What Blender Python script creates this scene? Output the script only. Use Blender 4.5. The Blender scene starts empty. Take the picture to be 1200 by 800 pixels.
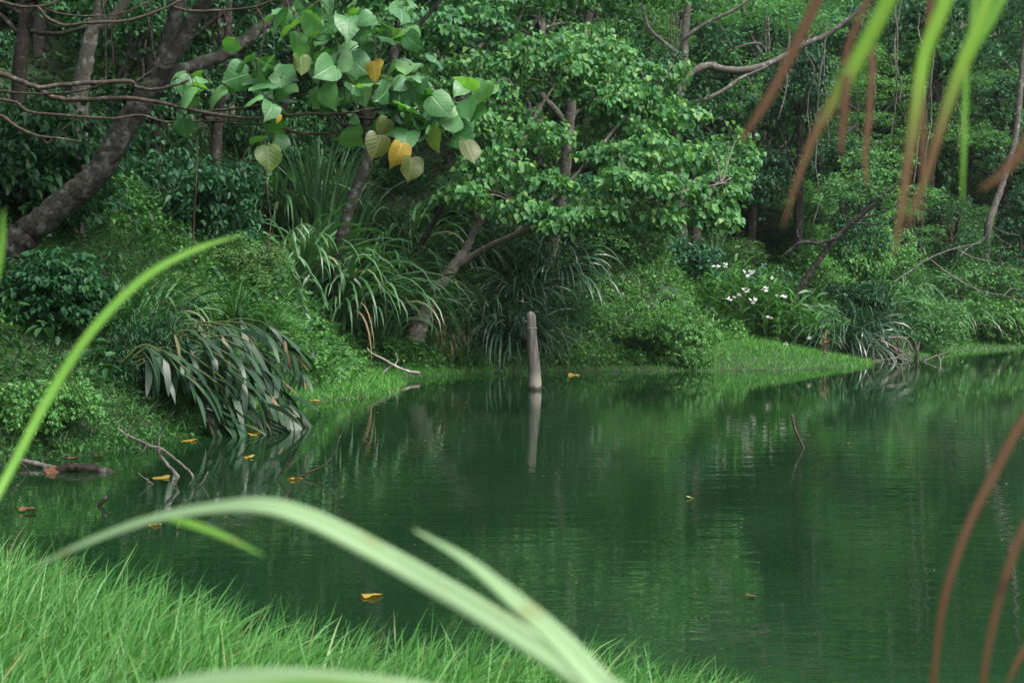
import bpy, math, random
import numpy as np

# ------------------------------------------------------------------ camera, sky, sun, exposure
sc = bpy.context.scene
C = sc.collection
CAMH, PITCH, FPX = 2.0, math.radians(2.02), 1648.0
cam = bpy.data.objects.new('camera', bpy.data.cameras.new('camera'))
C.objects.link(cam)
cam.location = (0, 0, CAMH)
cam.rotation_euler = (math.pi / 2 - PITCH, 0, 0)
cam.data.sensor_width = 36.0
cam.data.lens = 36.0 * FPX / 1200.0
cam.data.clip_start = 0.05
cam.data.clip_end = 1500
cam.data.dof.use_dof = True
cam.data.dof.focus_distance = 27.0
cam.data.dof.aperture_fstop = 6.8
sc.camera = cam

SUN_EL, SUN_AZ = math.radians(54), math.radians(132)   # azimuth clockwise from +Y
world = bpy.data.worlds.new('World')
sc.world = world
world.use_nodes = True
wt = world.node_tree
bg = wt.nodes['Background']
sky = wt.nodes.new('ShaderNodeTexSky')
sky.sky_type = 'NISHITA'
sky.sun_disc = False
sky.sun_elevation = SUN_EL
sky.sun_rotation = SUN_AZ
sky.air_density = 1.0
sky.dust_density = 4.0
sky.ozone_density = 1.0
hs = wt.nodes.new('ShaderNodeHueSaturation')
hs.inputs['Saturation'].default_value = 0.55
wt.links.new(sky.outputs[0], hs.inputs['Color'])
wt.links.new(hs.outputs[0], bg.inputs[0])
bg.inputs[1].default_value = 0.13

sun = bpy.data.objects.new('sun', bpy.data.lights.new('sun', 'SUN'))
C.objects.link(sun)
sun.data.energy = 1.5
sun.data.angle = math.radians(25)
sun.data.color = (1.0, 0.97, 0.92)
sd = (math.sin(SUN_AZ) * math.cos(SUN_EL), math.cos(SUN_AZ) * math.cos(SUN_EL), math.sin(SUN_EL))
from mathutils import Vector
sun.rotation_euler = Vector(sd).to_track_quat('Z', 'Y').to_euler()

sc.view_settings.view_transform = 'Standard'
sc.view_settings.look = 'None'
sc.view_settings.gamma = 1.0
sc.view_settings.use_curve_mapping = False
sc.view_settings.exposure = 1.55
sc.render.engine = 'CYCLES'
cy = sc.cycles
cy.use_denoising = True
cy.max_bounces = 8
cy.diffuse_bounces = 3
cy.glossy_bounces = 3
cy.transmission_bounces = 4
cy.transparent_max_bounces = 4
cy.caustics_reflective = False
cy.caustics_refractive = False
cy.sample_clamp_indirect = 4.0

# ------------------------------------------------------------------ helpers
R = np.random.default_rng(7)
cp, sp_ = math.cos(PITCH), math.sin(PITCH)


def P(px, py, D):
    """world point at depth y = D seen at pixel (px, py) of the 1200x800 photograph"""
    a, b = (px - 600) / FPX, (400 - py) / FPX
    d = np.array([a, cp + b * sp_, -sp_ + b * cp])
    return np.array([0, 0, CAMH]) + d * (D / d[1])


def PX(px, D):
    return (px - 600) / FPX * D


def norm(v):
    return v / np.maximum(np.linalg.norm(v, axis=-1, keepdims=True), 1e-9)


def add_mesh(name, V, F, mat, parent=None, smooth=False, uv=None):
    V = np.ascontiguousarray(V, dtype=np.float32)
    F = np.ascontiguousarray(F, dtype=np.int32)
    me = bpy.data.meshes.new(name)
    me.vertices.add(len(V))
    me.vertices.foreach_set('co', V.ravel())
    k = F.shape[1]
    me.loops.add(F.size)
    me.loops.foreach_set('vertex_index', F.ravel())
    me.polygons.add(len(F))
    me.polygons.foreach_set('loop_start', np.arange(0, F.size, k, dtype=np.int32))
    if smooth:
        me.polygons.foreach_set('use_smooth', np.ones(len(F), dtype=bool))
    me.update(calc_edges=True)
    if uv is not None:
        l = me.uv_layers.new(name='uv')
        l.data.foreach_set('uv', np.ascontiguousarray(uv[F.ravel()], dtype=np.float32).ravel())
    if mat:
        me.materials.append(mat)
    o = bpy.data.objects.new(name, me)
    C.objects.link(o)
    if parent:
        o.parent = parent
    return o


class MB:
    """collects shapes for one mesh"""
    def __init__(self):
        self.V, self.F, self.n, self.U = [], [], 0, []

    def add(self, VF, uv=None):
        V, F = VF
        self.V.append(np.asarray(V, float)); self.F.append(np.asarray(F) + self.n)
        self.n += len(V)
        self.U.append(uv if uv is not None else np.zeros((len(V), 2)))
        return self

    def build(self, name, mat, parent=None, smooth=False, off=None):
        V = np.concatenate(self.V)
        if off is not None:
            V = V - np.asarray(off)
        elif parent is not None:
            V = V - np.array(parent.location)
        return add_mesh(name, V, np.concatenate(self.F), mat, parent, smooth, np.concatenate(self.U))


def tag(o, label=None, cat=None, group=None, kind=None):
    for k, v in (('label', label), ('category', cat), ('group', group), ('kind', kind)):
        if v:
            o[k] = v
    return o


def thing(name, label, cat, loc=(0, 0, 0), group=None, rotz=0):
    o = bpy.data.objects.new(name, None)
    C.objects.link(o)
    o.empty_display_size = 0.2
    o.location = [float(v) for v in loc]
    o.rotation_euler = (0, 0, rotz)
    return tag(o, label, cat, group)


def dup(root, loc, rotz=0, scale=1.0, label=None, group=None):
    r = root.copy()
    C.objects.link(r)
    r.location = [float(v) for v in loc]
    r.rotation_euler = (0, 0, rotz)
    r.scale = (scale,) * 3 if np.isscalar(scale) else scale
    if label:
        r['label'] = label
    if group:
        r['group'] = group
    elif 'group' in r:
        del r['group']
    for ch in list(root.children):
        c = ch.copy(); C.objects.link(c); c.parent = r
        for g in ch.children:
            d = g.copy(); C.objects.link(d); d.parent = c
    return r


class Kind:
    """a kind of plant: the first placing moves the prototype itself, later ones copy it"""
    def __init__(self, root):
        self.root, self.used = root, False

    def put(self, loc, rotz=0, scale=1.0, label=None, group=None):
        if self.used:
            return dup(self.root, loc, rotz, scale, label, group)
        self.used = True
        o = self.root
        o.location = [float(v) for v in loc]
        o.rotation_euler = (0, 0, rotz)
        o.scale = (scale,) * 3 if np.isscalar(scale) else scale
        if label:
            o['label'] = label
        if group:
            o['group'] = group
        return o


def spline(pts, rad, per=6):
    pts = np.asarray(pts, float); rad = np.asarray(rad, float)
    if len(pts) == 2:
        t = np.linspace(0, 1, per + 1)[:, None]
        return pts[0] * (1 - t) + pts[1] * t, rad[0] * (1 - t[:, 0]) + rad[1] * t[:, 0]
    e = np.vstack([2 * pts[0] - pts[1], pts, 2 * pts[-1] - pts[-2]])
    out, ro = [], []
    for i in range(len(pts) - 1):
        p0, p1, p2, p3 = e[i:i + 4]
        for t in np.linspace(0, 1, per, endpoint=False):
            out.append(0.5 * (2 * p1 + (p2 - p0) * t + (2 * p0 - 5 * p1 + 4 * p2 - p3) * t * t + (3 * p1 - p0 - 3 * p2 + p3) * t ** 3))
            ro.append(rad[i] * (1 - t) + rad[i + 1] * t)
    out.append(pts[-1]); ro.append(rad[-1])
    return np.array(out), np.array(ro)


def tube(pts, rad, sides=8, per=6, rough=0.0, rng=R, wob=0.0):
    if np.isscalar(rad):
        rad = [rad] * len(pts)
    c, r = spline(pts, rad, per)
    n = len(c)
    if wob:
        c[1:-1] += rng.normal(0, 1, (n - 2, 3)) * (r[1:-1, None] * wob)
    T = norm(np.gradient(c, axis=0))
    up = np.array([0.0, 0, 1]) if abs(T[0, 2]) < 0.9 else np.array([1.0, 0, 0])
    A = norm(np.cross(T[0], up))
    ang = np.linspace(0, 2 * math.pi, sides, endpoint=False)
    V = []
    for i in range(n):
        A = norm(A - T[i] * np.dot(A, T[i]))
        B = np.cross(T[i], A)
        rr = r[i] * (1 + (rng.normal(0, rough, sides) if rough else 0))
        V.append(c[i] + np.outer(np.cos(ang) * rr, A) + np.outer(np.sin(ang) * rr, B))
    V.append(np.repeat(c[-1:], sides, 0) + T[-1] * r[-1] * 0.6)
    V = np.concatenate(V)
    i = np.arange(n)[:, None] * sides
    j = np.arange(sides)[None]
    k = (j + 1) % sides
    F = np.stack([i + j, i + k, i + sides + k, i + sides + j], -1).reshape(-1, 4)
    return V, F


# leaf templates: y = tip, z = normal; two quads folded on the midrib
def tmpl(w1, w2, fold=0.12, y1=0.22, y2=0.6, curl=-0.12):
    return (np.array([[0, 0, 0], [w1, y1, fold], [w2, y2, fold * .8], [0, 1, curl], [-w2, y2, fold * .8], [-w1, y1, fold]]),
            np.array([[0, 1, 2, 3], [0, 3, 4, 5]]))


HEART = tmpl(.42, .36, .10, .10, .5, -.18)
OVATE = tmpl(.26, .25, .10, .25, .62, -.1)
LANCE = tmpl(.13, .13, .05, .25, .6, -.2)
FINE = tmpl(.17, .16, .05, .25, .65, -.05)


def leaf_mesh(Pn, T, N, S, tp):
    tv, tf = tp
    T = norm(T)
    B = norm(np.cross(T, N))
    N = np.cross(B, T)
    S = np.broadcast_to(np.asarray(S, float), (len(Pn),))
    V = Pn[:, None] + S[:, None, None] * (tv[None, :, 0, None] * B[:, None] + tv[None, :, 1, None] * T[:, None] + tv[None, :, 2, None] * N[:, None])
    F = tf[None] + (np.arange(len(Pn)) * len(tv))[:, None, None]
    return V.reshape(-1, 3), F.reshape(-1, tf.shape[1])


def cluster_leaves(rng, Cc, O, n, size, spread, droop, tp, jit=0.3):
    """rosettes of leaves: n leaves round every centre Cc, turned towards the outward direction O"""
    m = len(Cc)
    Cc = np.repeat(Cc, n, 0); O = np.repeat(O, n, 0)
    az = rng.uniform(0, 2 * math.pi, m * n)
    rad = np.stack([np.cos(az), np.sin(az), np.zeros_like(az)], -1)
    rad = rad + O * np.array([0.75, 0.75, 0.1])
    rad[:, 2] *= 0.3
    rad = norm(rad)
    a = rng.uniform(droop[0], droop[1], m * n)[:, None]
    Z = np.array([0, 0, 1.0])
    T = rad * np.cos(a) - Z * np.sin(a)
    N = norm(Z * np.cos(a) + rad * np.sin(a) + rng.normal(0, jit, (m * n, 3)))
    Pn = Cc + rad * spread * rng.uniform(.1, 1, (m * n, 1)) + rng.normal(0, spread * .35, (m * n, 3))
    return leaf_mesh(Pn, T, N, size * rng.uniform(.6, 1.2, m * n), tp)


def lump_points(rng, lumps, dens, zmin=-0.35, rj=(0.72, 1.06)):
    """points on the skins of ellipsoid lumps (x,y,z,rx,ry,rz), fewer underneath"""
    PC, OC = [], []
    for x, y, z, rx, ry, rz in lumps:
        area = 4 * math.pi * ((rx * ry) ** 1.6 / 3 + (rx * rz) ** 1.6 / 3 + (ry * rz) ** 1.6 / 3) ** (1 / 1.6)
        n = max(6, int(area * dens))
        d = norm(rng.normal(0, 1, (n * 2, 3)))
        d = d[(d[:, 2] > zmin) | (rng.uniform(0, 1, len(d)) < .15)][:n]
        f = rng.uniform(rj[0], rj[1], (len(d), 1))
        ph = rng.uniform(0, 6.28, 3)
        f *= 1 + .14 * np.sin(3.1 * d[:, :1] + ph[0]) + .14 * np.sin(4.3 * d[:, 1:2] + ph[1]) + .12 * np.sin(5 * d[:, 2:] + ph[2])
        PC.append(np.array([x, y, z]) + d * f * np.array([rx, ry, rz]))
        OC.append(norm(d / np.array([rx, ry, rz])))
    return np.concatenate(PC), np.concatenate(OC)


def blades(rng, base, az, length, e0, droop, width, segs=5, power=1.4, sway=0.15, wprof='grass'):
    n = len(base)
    f = lambda v: np.broadcast_to(np.asarray(v, float), (n,))
    length, e0, droop, width = f(length), f(e0), f(droop), f(width)
    t = np.linspace(0, 1, segs + 1)
    e = e0[:, None] - droop[:, None] * t[None] ** power
    azs = az[:, None] + rng.normal(0, sway, (n, 1)) * t[None]
    D = np.stack([np.cos(e) * np.cos(azs), np.cos(e) * np.sin(azs), np.sin(e)], -1)
    st = (length / segs)[:, None, None]
    pos = np.concatenate([np.zeros((n, 1, 3)), np.cumsum((D[:, :-1] + D[:, 1:]) / 2 * st, 1)], 1) + base[:, None]
    if wprof == 'grass':
        w = np.minimum(1, .55 + 2 * t) * (1 - t ** 2.2)
    else:
        w = np.sin(np.pi * np.clip(t, 0.04, 1) ** .8) ** .7
    w[-1] = 0.03
    roll = rng.normal(0, .5, n)
    S0 = np.stack([-np.sin(az), np.cos(az), np.zeros(n)], -1)[:, None]
    Nn = np.cross(D, np.broadcast_to(S0, D.shape))
    S = S0 * np.cos(roll)[:, None, None] + Nn * np.sin(roll)[:, None, None]
    hw = (width[:, None] * w[None] / 2)[..., None]
    V = np.stack([pos - S * hw, pos + S * hw], 2)
    k = 2 * (segs + 1)
    i = np.arange(segs) * 2
    q = np.stack([i, i + 1, i + 3, i + 2], -1)
    F = q[None] + (np.arange(n) * k)[:, None, None]
    return V.reshape(-1, 3), F.reshape(-1, 4)


def ribbon(pts, wid, face=(0, -1, .3), fold=0.25, per=10):
    """one long leaf along a path; slightly folded on its midrib, with thickness"""
    c, w = spline(pts, wid, per)
    T = norm(np.gradient(c, axis=0))
    fa = np.asarray(face, float)
    S = norm(np.cross(T, fa[None]))
    N = norm(np.cross(S, T))
    h = (w / 2)[:, None]
    n = len(c)
    th = 0.0004
    top = np.stack([c - S * h, c - S * h * .45 - N * h * fold * .7, c - N * h * fold, c + S * h * .45 - N * h * fold * .7, c + S * h], 1)
    bot = top[:, ::-1] - N[:, None] * th
    V = np.concatenate([top, bot], 1)
    k = 10
    i = np.arange(n - 1)[:, None] * k
    j = np.arange(k)[None]
    jj = (j + 1) % k
    F = np.stack([i + j, i + jj, i + k + jj, i + k + j], -1).reshape(-1, 4)
    u = np.array([-1, -.45, 0, .45, 1, 1, .45, 0, -.45, -1.0])
    ln_ = np.concatenate([[0], np.cumsum(np.linalg.norm(np.diff(c, axis=0), axis=1))])
    uv = np.stack([np.tile(u, n), np.repeat(ln_ / ln_[-1], k)], -1)
    return (V.reshape(-1, 3), F), uv


# ------------------------------------------------------------------ materials
def nodes(name):
    m = bpy.data.materials.new(name)
    m.use_nodes = True
    t = m.node_tree
    t.nodes.clear()
    return m, t, t.nodes.new, t.links.new


def ramp(n, cols, pos=None):
    r = n('ShaderNodeValToRGB')
    e = r.color_ramp.elements
    pos = pos or [i / (len(cols) - 1) for i in range(len(cols))]
    while len(e) < len(cols):
        e.new(0.5)
    for k, (c, p) in enumerate(zip(cols, pos)):
        e[k].position = p
        e[k].color = (*c, 1)
    return r


def leaf_mat(name, cols, pos=None, rough=.5, transl=.34, spec=.22, objvar=.0, tint=(1.15, 1.3, .55), mottled=None):
    m, t, n, L = nodes(name)
    g = n('ShaderNodeNewGeometry')
    r = ramp(n, cols, pos)
    L(g.outputs['Random Per Island'], r.inputs[0])
    col = r.outputs[0]
    if mottled:
        tc = n('ShaderNodeTexCoord')
        nz = n('ShaderNodeTexNoise'); nz.inputs['Scale'].default_value = mottled[0]; nz.inputs['Detail'].default_value = 4
        L(tc.outputs['Object'], nz.inputs['Vector'])
        rr = ramp(n, [(0, 0, 0), (1, 1, 1)], [.52, .68])
        L(nz.outputs[0], rr.inputs[0])
        mx = n('ShaderNodeMixRGB'); mx.inputs[2].default_value = (*mottled[1], 1)
        L(rr.outputs[0], mx.inputs[0]); L(col, mx.inputs[1])
        col = mx.outputs[0]
    if objvar:
        oi = n('ShaderNodeObjectInfo')
        h = n('ShaderNodeHueSaturation')
        mr = n('ShaderNodeMapRange')
        mr.inputs['To Min'].default_value = .5 - objvar * .12; mr.inputs['To Max'].default_value = .5 + objvar * .35
        L(oi.outputs['Random'], mr.inputs[0]); L(mr.outputs[0], h.inputs['Hue'])
        mv = n('ShaderNodeMapRange')
        mv.inputs['To Min'].default_value = 1 - objvar * 3; mv.inputs['To Max'].default_value = 1 + objvar * 3
        ml = n('ShaderNodeMath'); ml.operation = 'MULTIPLY'; ml.inputs[1].default_value = 7.31
        fr = n('ShaderNodeMath'); fr.operation = 'FRACT'
        L(oi.outputs['Random'], ml.inputs[0]); L(ml.outputs[0], fr.inputs[0]); L(fr.outputs[0], mv.inputs[0]); L(mv.outputs[0], h.inputs['Value'])
        L(col, h.inputs['Color'])
        col = h.outputs[0]
    b = n('ShaderNodeBsdfPrincipled')
    b.inputs['Roughness'].default_value = rough
    b.inputs['Specular IOR Level'].default_value = spec
    L(col, b.inputs['Base Color'])
    tr = n('ShaderNodeBsdfTranslucent')
    mu = n('ShaderNodeMixRGB'); mu.blend_type = 'MULTIPLY'; mu.inputs[0].default_value = 1; mu.inputs[2].default_value = (*tint, 1)
    L(col, mu.inputs[1]); L(mu.outputs[0], tr.inputs[0])
    mx = n('ShaderNodeMixShader'); mx.inputs[0].default_value = transl
    L(b.outputs[0], mx.inputs[1]); L(tr.outputs[0], mx.inputs[2])
    o = n('ShaderNodeOutputMaterial')
    L(mx.outputs[0], o.inputs[0])
    return m


def bark_mat(name, c1, c2, lichen=None, scale=6, rough=.9, bump=.4, lpos=(.55, .66)):
    m, t, n, L = nodes(name)
    tc = n('ShaderNodeTexCoord')
    nz = n('ShaderNodeTexNoise'); nz.inputs['Scale'].default_value = scale * 2.2; nz.inputs['Detail'].default_value = 6
    L(tc.outputs['Object'], nz.inputs['Vector'])
    r = ramp(n, [c1, c2], [.3, .7]); L(nz.outputs[0], r.inputs[0])
    col = r.outputs[0]
    if lichen:
        n2 = n('ShaderNodeTexNoise'); n2.inputs['Scale'].default_value = scale; n2.inputs['Detail'].default_value = 7; n2.inputs['Roughness'].default_value = .65
        L(tc.outputs['Object'], n2.inputs['Vector'])
        r2 = ramp(n, [(0, 0, 0), (1, 1, 1)], list(lpos)); L(n2.outputs[0], r2.inputs[0])
        mx = n('ShaderNodeMixRGB'); mx.inputs[2].default_value = (*lichen, 1)
        L(r2.outputs[0], mx.inputs[0]); L(col, mx.inputs[1]); col = mx.outputs[0]
    b = n('ShaderNodeBsdfPrincipled'); b.inputs['Roughness'].default_value = rough; b.inputs['Specular IOR Level'].default_value = .2
    L(col, b.inputs['Base Color'])
    bp = n('ShaderNodeBump'); bp.inputs['Strength'].default_value = bump; bp.inputs['Distance'].default_value = .03
    L(nz.outputs[0], bp.inputs['Height']); L(bp.outputs[0], b.inputs['Normal'])
    o = n('ShaderNodeOutputMaterial'); L(b.outputs[0], o.inputs[0])
    return m


M = {}
M['mid'] = leaf_mat('leaf_mid', [(.022, .082, .031), (.038, .13, .044), (.066, .172, .055), (.11, .215, .06)], [0, .35, .8, 1], objvar=.09)
M['light'] = leaf_mat('leaf_light', [(.038, .135, .05), (.065, .195, .066), (.108, .255, .075), (.18, .32, .085)], [0, .4, .85, 1], rough=.45)
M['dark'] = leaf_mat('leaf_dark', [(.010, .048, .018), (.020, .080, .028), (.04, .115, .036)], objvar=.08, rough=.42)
M['fine'] = leaf_mat('leaf_fine', [(.052, .15, .055), (.09, .21, .072), (.155, .28, .09)], objvar=.08, rough=.5)
M['blue'] = leaf_mat('leaf_bluish', [(.024, .09, .046), (.042, .14, .07), (.08, .195, .09)], objvar=.06, rough=.42)
M['grass'] = leaf_mat('grass_blade', [(.042, .16, .033), (.072, .23, .048), (.108, .29, .072), (.19, .34, .12), (.30, .27, .12)], [0, .4, .8, .96, 1], rough=.4, transl=.4, spec=.25)
M['shore'] = leaf_mat('shore_grass_blade', [(.04, .155, .032), (.07, .23, .045), (.11, .29, .06), (.17, .24, .08)], [0, .4, .9, 1], transl=.35)
M['weed'] = leaf_mat('bank_weed', [(.022, .085, .024), (.042, .135, .036), (.07, .19, .05), (.14, .18, .07)], [0, .4, .94, 1], transl=.3)
M['strap'] = leaf_mat('strap_leaf', [(.03, .095, .035), (.055, .15, .055), (.10, .21, .085), (.24, .24, .12)], [0, .45, .95, 1], rough=.36, spec=.45, transl=.25)
M['strapd'] = leaf_mat('dark_strap_leaf', [(.014, .05, .028), (.03, .085, .045), (.06, .12, .07)], rough=.3, spec=.5, transl=.15)
M['ginger'] = leaf_mat('ginger_leaf', [(.007, .026, .012), (.012, .042, .017), (.024, .065, .026), (.12, .12, .06)], [0, .4, .94, 1], rough=.42, spec=.4, transl=.12)
M['lily'] = leaf_mat('lily_leaf', [(.035, .12, .03), (.055, .165, .04), (.08, .2, .05)], rough=.38)
M['tan'] = leaf_mat('dead_plant', [(.10, .07, .04), (.17, .12, .07), (.24, .18, .11)], transl=.15, rough=.8)
M['straw'] = leaf_mat('dry_straw', [(.16, .13, .06), (.28, .23, .12), (.2, .22, .08)], transl=.2, rough=.7)
M['yellow'] = leaf_mat('yellow_leaf', [(.34, .24, .035), (.40, .29, .05), (.26, .15, .035)], transl=.25, tint=(1.1, .9, .4), mottled=(11, (.20, .10, .03)))
M['pale'] = leaf_mat('pale_dead_leaf', [(.30, .32, .12), (.4, .38, .16)], transl=.2)
M['olive'] = leaf_mat('yellowing_leaf', [(.16, .17, .03), (.22, .21, .04), (.3, .24, .04)], transl=.35, tint=(1.1, 1, .3), mottled=(7, (.10, .13, .03)))
M['brownleaf'] = leaf_mat('brown_leaf', [(.085, .036, .02), (.12, .055, .03)], transl=.1, rough=.8, mottled=(14, (.18, .09, .05)))
M['petal'] = leaf_mat('white_petal', [(.75, .75, .72), (.8, .8, .78)], transl=.3, tint=(1, 1, .95), rough=.6)
M['creep'] = leaf_mat('creeper_leaf', [(.045, .15, .04), (.08, .22, .058), (.135, .29, .08)], rough=.45, transl=.35)
M['under'] = leaf_mat('undergrowth_leaf', [(.014, .05, .018), (.026, .085, .03), (.045, .12, .04)], rough=.45)
M['bark'] = bark_mat('bark_grey_mottled', (.009, .0085, .0065), (.026, .025, .019), (.085, .094, .085), 7, lpos=(.5, .72), bump=.9)
M['barkd'] = bark_mat('bark_dark', (.02, .017, .014), (.05, .043, .035), (.11, .115, .09), 7)
M['barkl'] = bark_mat('bark_pale', (.06, .055, .045), (.13, .12, .10), (.25, .25, .23), 7, bump=.7)
M['barkh'] = bark_mat('bark_warm_grey', (.085, .075, .06), (.18, .165, .14), (.30, .29, .26), 7, bump=.7)
M['twig'] = bark_mat('branch_brown', (.03, .022, .017), (.07, .055, .043), (.13, .12, .10), 12, bump=.2)
M['dead'] = bark_mat('bleached_wood', (.16, .14, .12), (.3, .28, .25), (.42, .41, .38), 10, bump=.3)
M['drift'] = bark_mat('grey_driftwood', (.07, .062, .052), (.16, .145, .125), (.27, .26, .24), 10, bump=.3)
M['wet'] = bark_mat('wet_wood', (.012, .009, .007), (.035, .026, .02), (.10, .09, .08), 9, rough=.5)
M['cane'] = bark_mat('green_stem', (.03, .05, .015), (.06, .085, .03), None, 10)


def heart_leaf_mat(name, base, vein, transl=.35):
    m, t, n, L = nodes(name)
    uv = n('ShaderNodeUVMap')
    sx = n('ShaderNodeSeparateXYZ'); L(uv.outputs[0], sx.inputs[0])
    ab = n('ShaderNodeMath'); ab.operation = 'ABSOLUTE'; L(sx.outputs[0], ab.inputs[0])
    # veins: midrib, and side veins rising from it
    a = n('ShaderNodeMath'); a.operation = 'MULTIPLY'; a.inputs[1].default_value = .75; L(ab.outputs[0], a.inputs[0])
    s = n('ShaderNodeMath'); s.operation = 'SUBTRACT'; L(sx.outputs[1], s.inputs[0]); L(a.outputs[0], s.inputs[1])
    f = n('ShaderNodeMath'); f.operation = 'MULTIPLY'; f.inputs[1].default_value = 5.2; L(s.outputs[0], f.inputs[0])
    fr = n('ShaderNodeMath'); fr.operation = 'PINGPONG'; fr.inputs[1].default_value = .5; L(f.outputs[0], fr.inputs[0])
    v1 = n('ShaderNodeMapRange'); v1.inputs['From Min'].default_value = .03; v1.inputs['From Max'].default_value = .11; v1.inputs['To Min'].default_value = .75; v1.inputs['To Max'].default_value = 0
    L(fr.outputs[0], v1.inputs[0])
    v2 = n('ShaderNodeMapRange'); v2.inputs['From Min'].default_value = .012; v2.inputs['From Max'].default_value = .04; v2.inputs['To Min'].default_value = 1; v2.inputs['To Max'].default_value = 0
    L(ab.outputs[0], v2.inputs[0])
    mxv = n('ShaderNodeMath'); mxv.operation = 'MAXIMUM'; L(v1.outputs[0], mxv.inputs[0]); L(v2.outputs[0], mxv.inputs[1])
    g = n('ShaderNodeNewGeometry')
    r = ramp(n, base); L(g.outputs['Random Per Island'], r.inputs[0])
    tc = n('ShaderNodeTexCoord')
    nz = n('ShaderNodeTexNoise'); nz.inputs['Scale'].default_value = 8; nz.inputs['Detail'].default_value = 5; L(tc.outputs['Object'], nz.inputs['Vector'])
    nr = ramp(n, [(.75, .75, .75), (1.2, 1.2, 1.1)], [.3, .7]); L(nz.outputs[0], nr.inputs[0])
    mu = n('ShaderNodeMixRGB'); mu.blend_type = 'MULTIPLY'; mu.inputs[0].default_value = 1
    L(r.outputs[0], mu.inputs[1]); L(nr.outputs[0], mu.inputs[2])
    mx = n('ShaderNodeMixRGB'); mx.inputs[2].default_value = (*vein, 1)
    L(mxv.outputs[0], mx.inputs[0]); L(mu.outputs[0], mx.inputs[1])
    b = n('ShaderNodeBsdfPrincipled'); b.inputs['Roughness'].default_value = .42; b.inputs['Specular IOR Level'].default_value = .55
    L(mx.outputs[0], b.inputs['Base Color'])
    bp = n('ShaderNodeBump'); bp.inputs['Strength'].default_value = .35; bp.inputs['Distance'].default_value = .01; bp.invert = True
    L(mxv.outputs[0], bp.inputs['Height']); L(bp.outputs[0], b.inputs['Normal'])
    tr = n('ShaderNodeBsdfTranslucent')
    mt = n('ShaderNodeMixRGB'); mt.blend_type = 'MULTIPLY'; mt.inputs[0].default_value = 1; mt.inputs[2].default_value = (1.5, 1.6, .4, 1)
    L(mu.outputs[0], mt.inputs[1]); L(mt.outputs[0], tr.inputs[0])
    ms = n('ShaderNodeMixShader'); ms.inputs[0].default_value = transl
    L(b.outputs[0], ms.inputs[1]); L(tr.outputs[0], ms.inputs[2])
    o = n('ShaderNodeOutputMaterial'); L(ms.outputs[0], o.inputs[0])
    return m


M['heart'] = heart_leaf_mat('heart_leaf', [(.03, .115, .04), (.055, .185, .06), (.08, .23, .075), (.13, .29, .10)], (.13, .27, .11))
M['hearty'] = heart_leaf_mat('yellow_heart_leaf', [(.36, .24, .04), (.42, .30, .05)], (.55, .42, .12))
M['olivg'] = heart_leaf_mat('olive_green_heart_leaf', [(.06, .12, .025), (.09, .14, .03)], (.14, .19, .07))
M['hearto'] = heart_leaf_mat('olive_heart_leaf', [(.05, .085, .015), (.085, .10, .02)], (.12, .14, .045))


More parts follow.
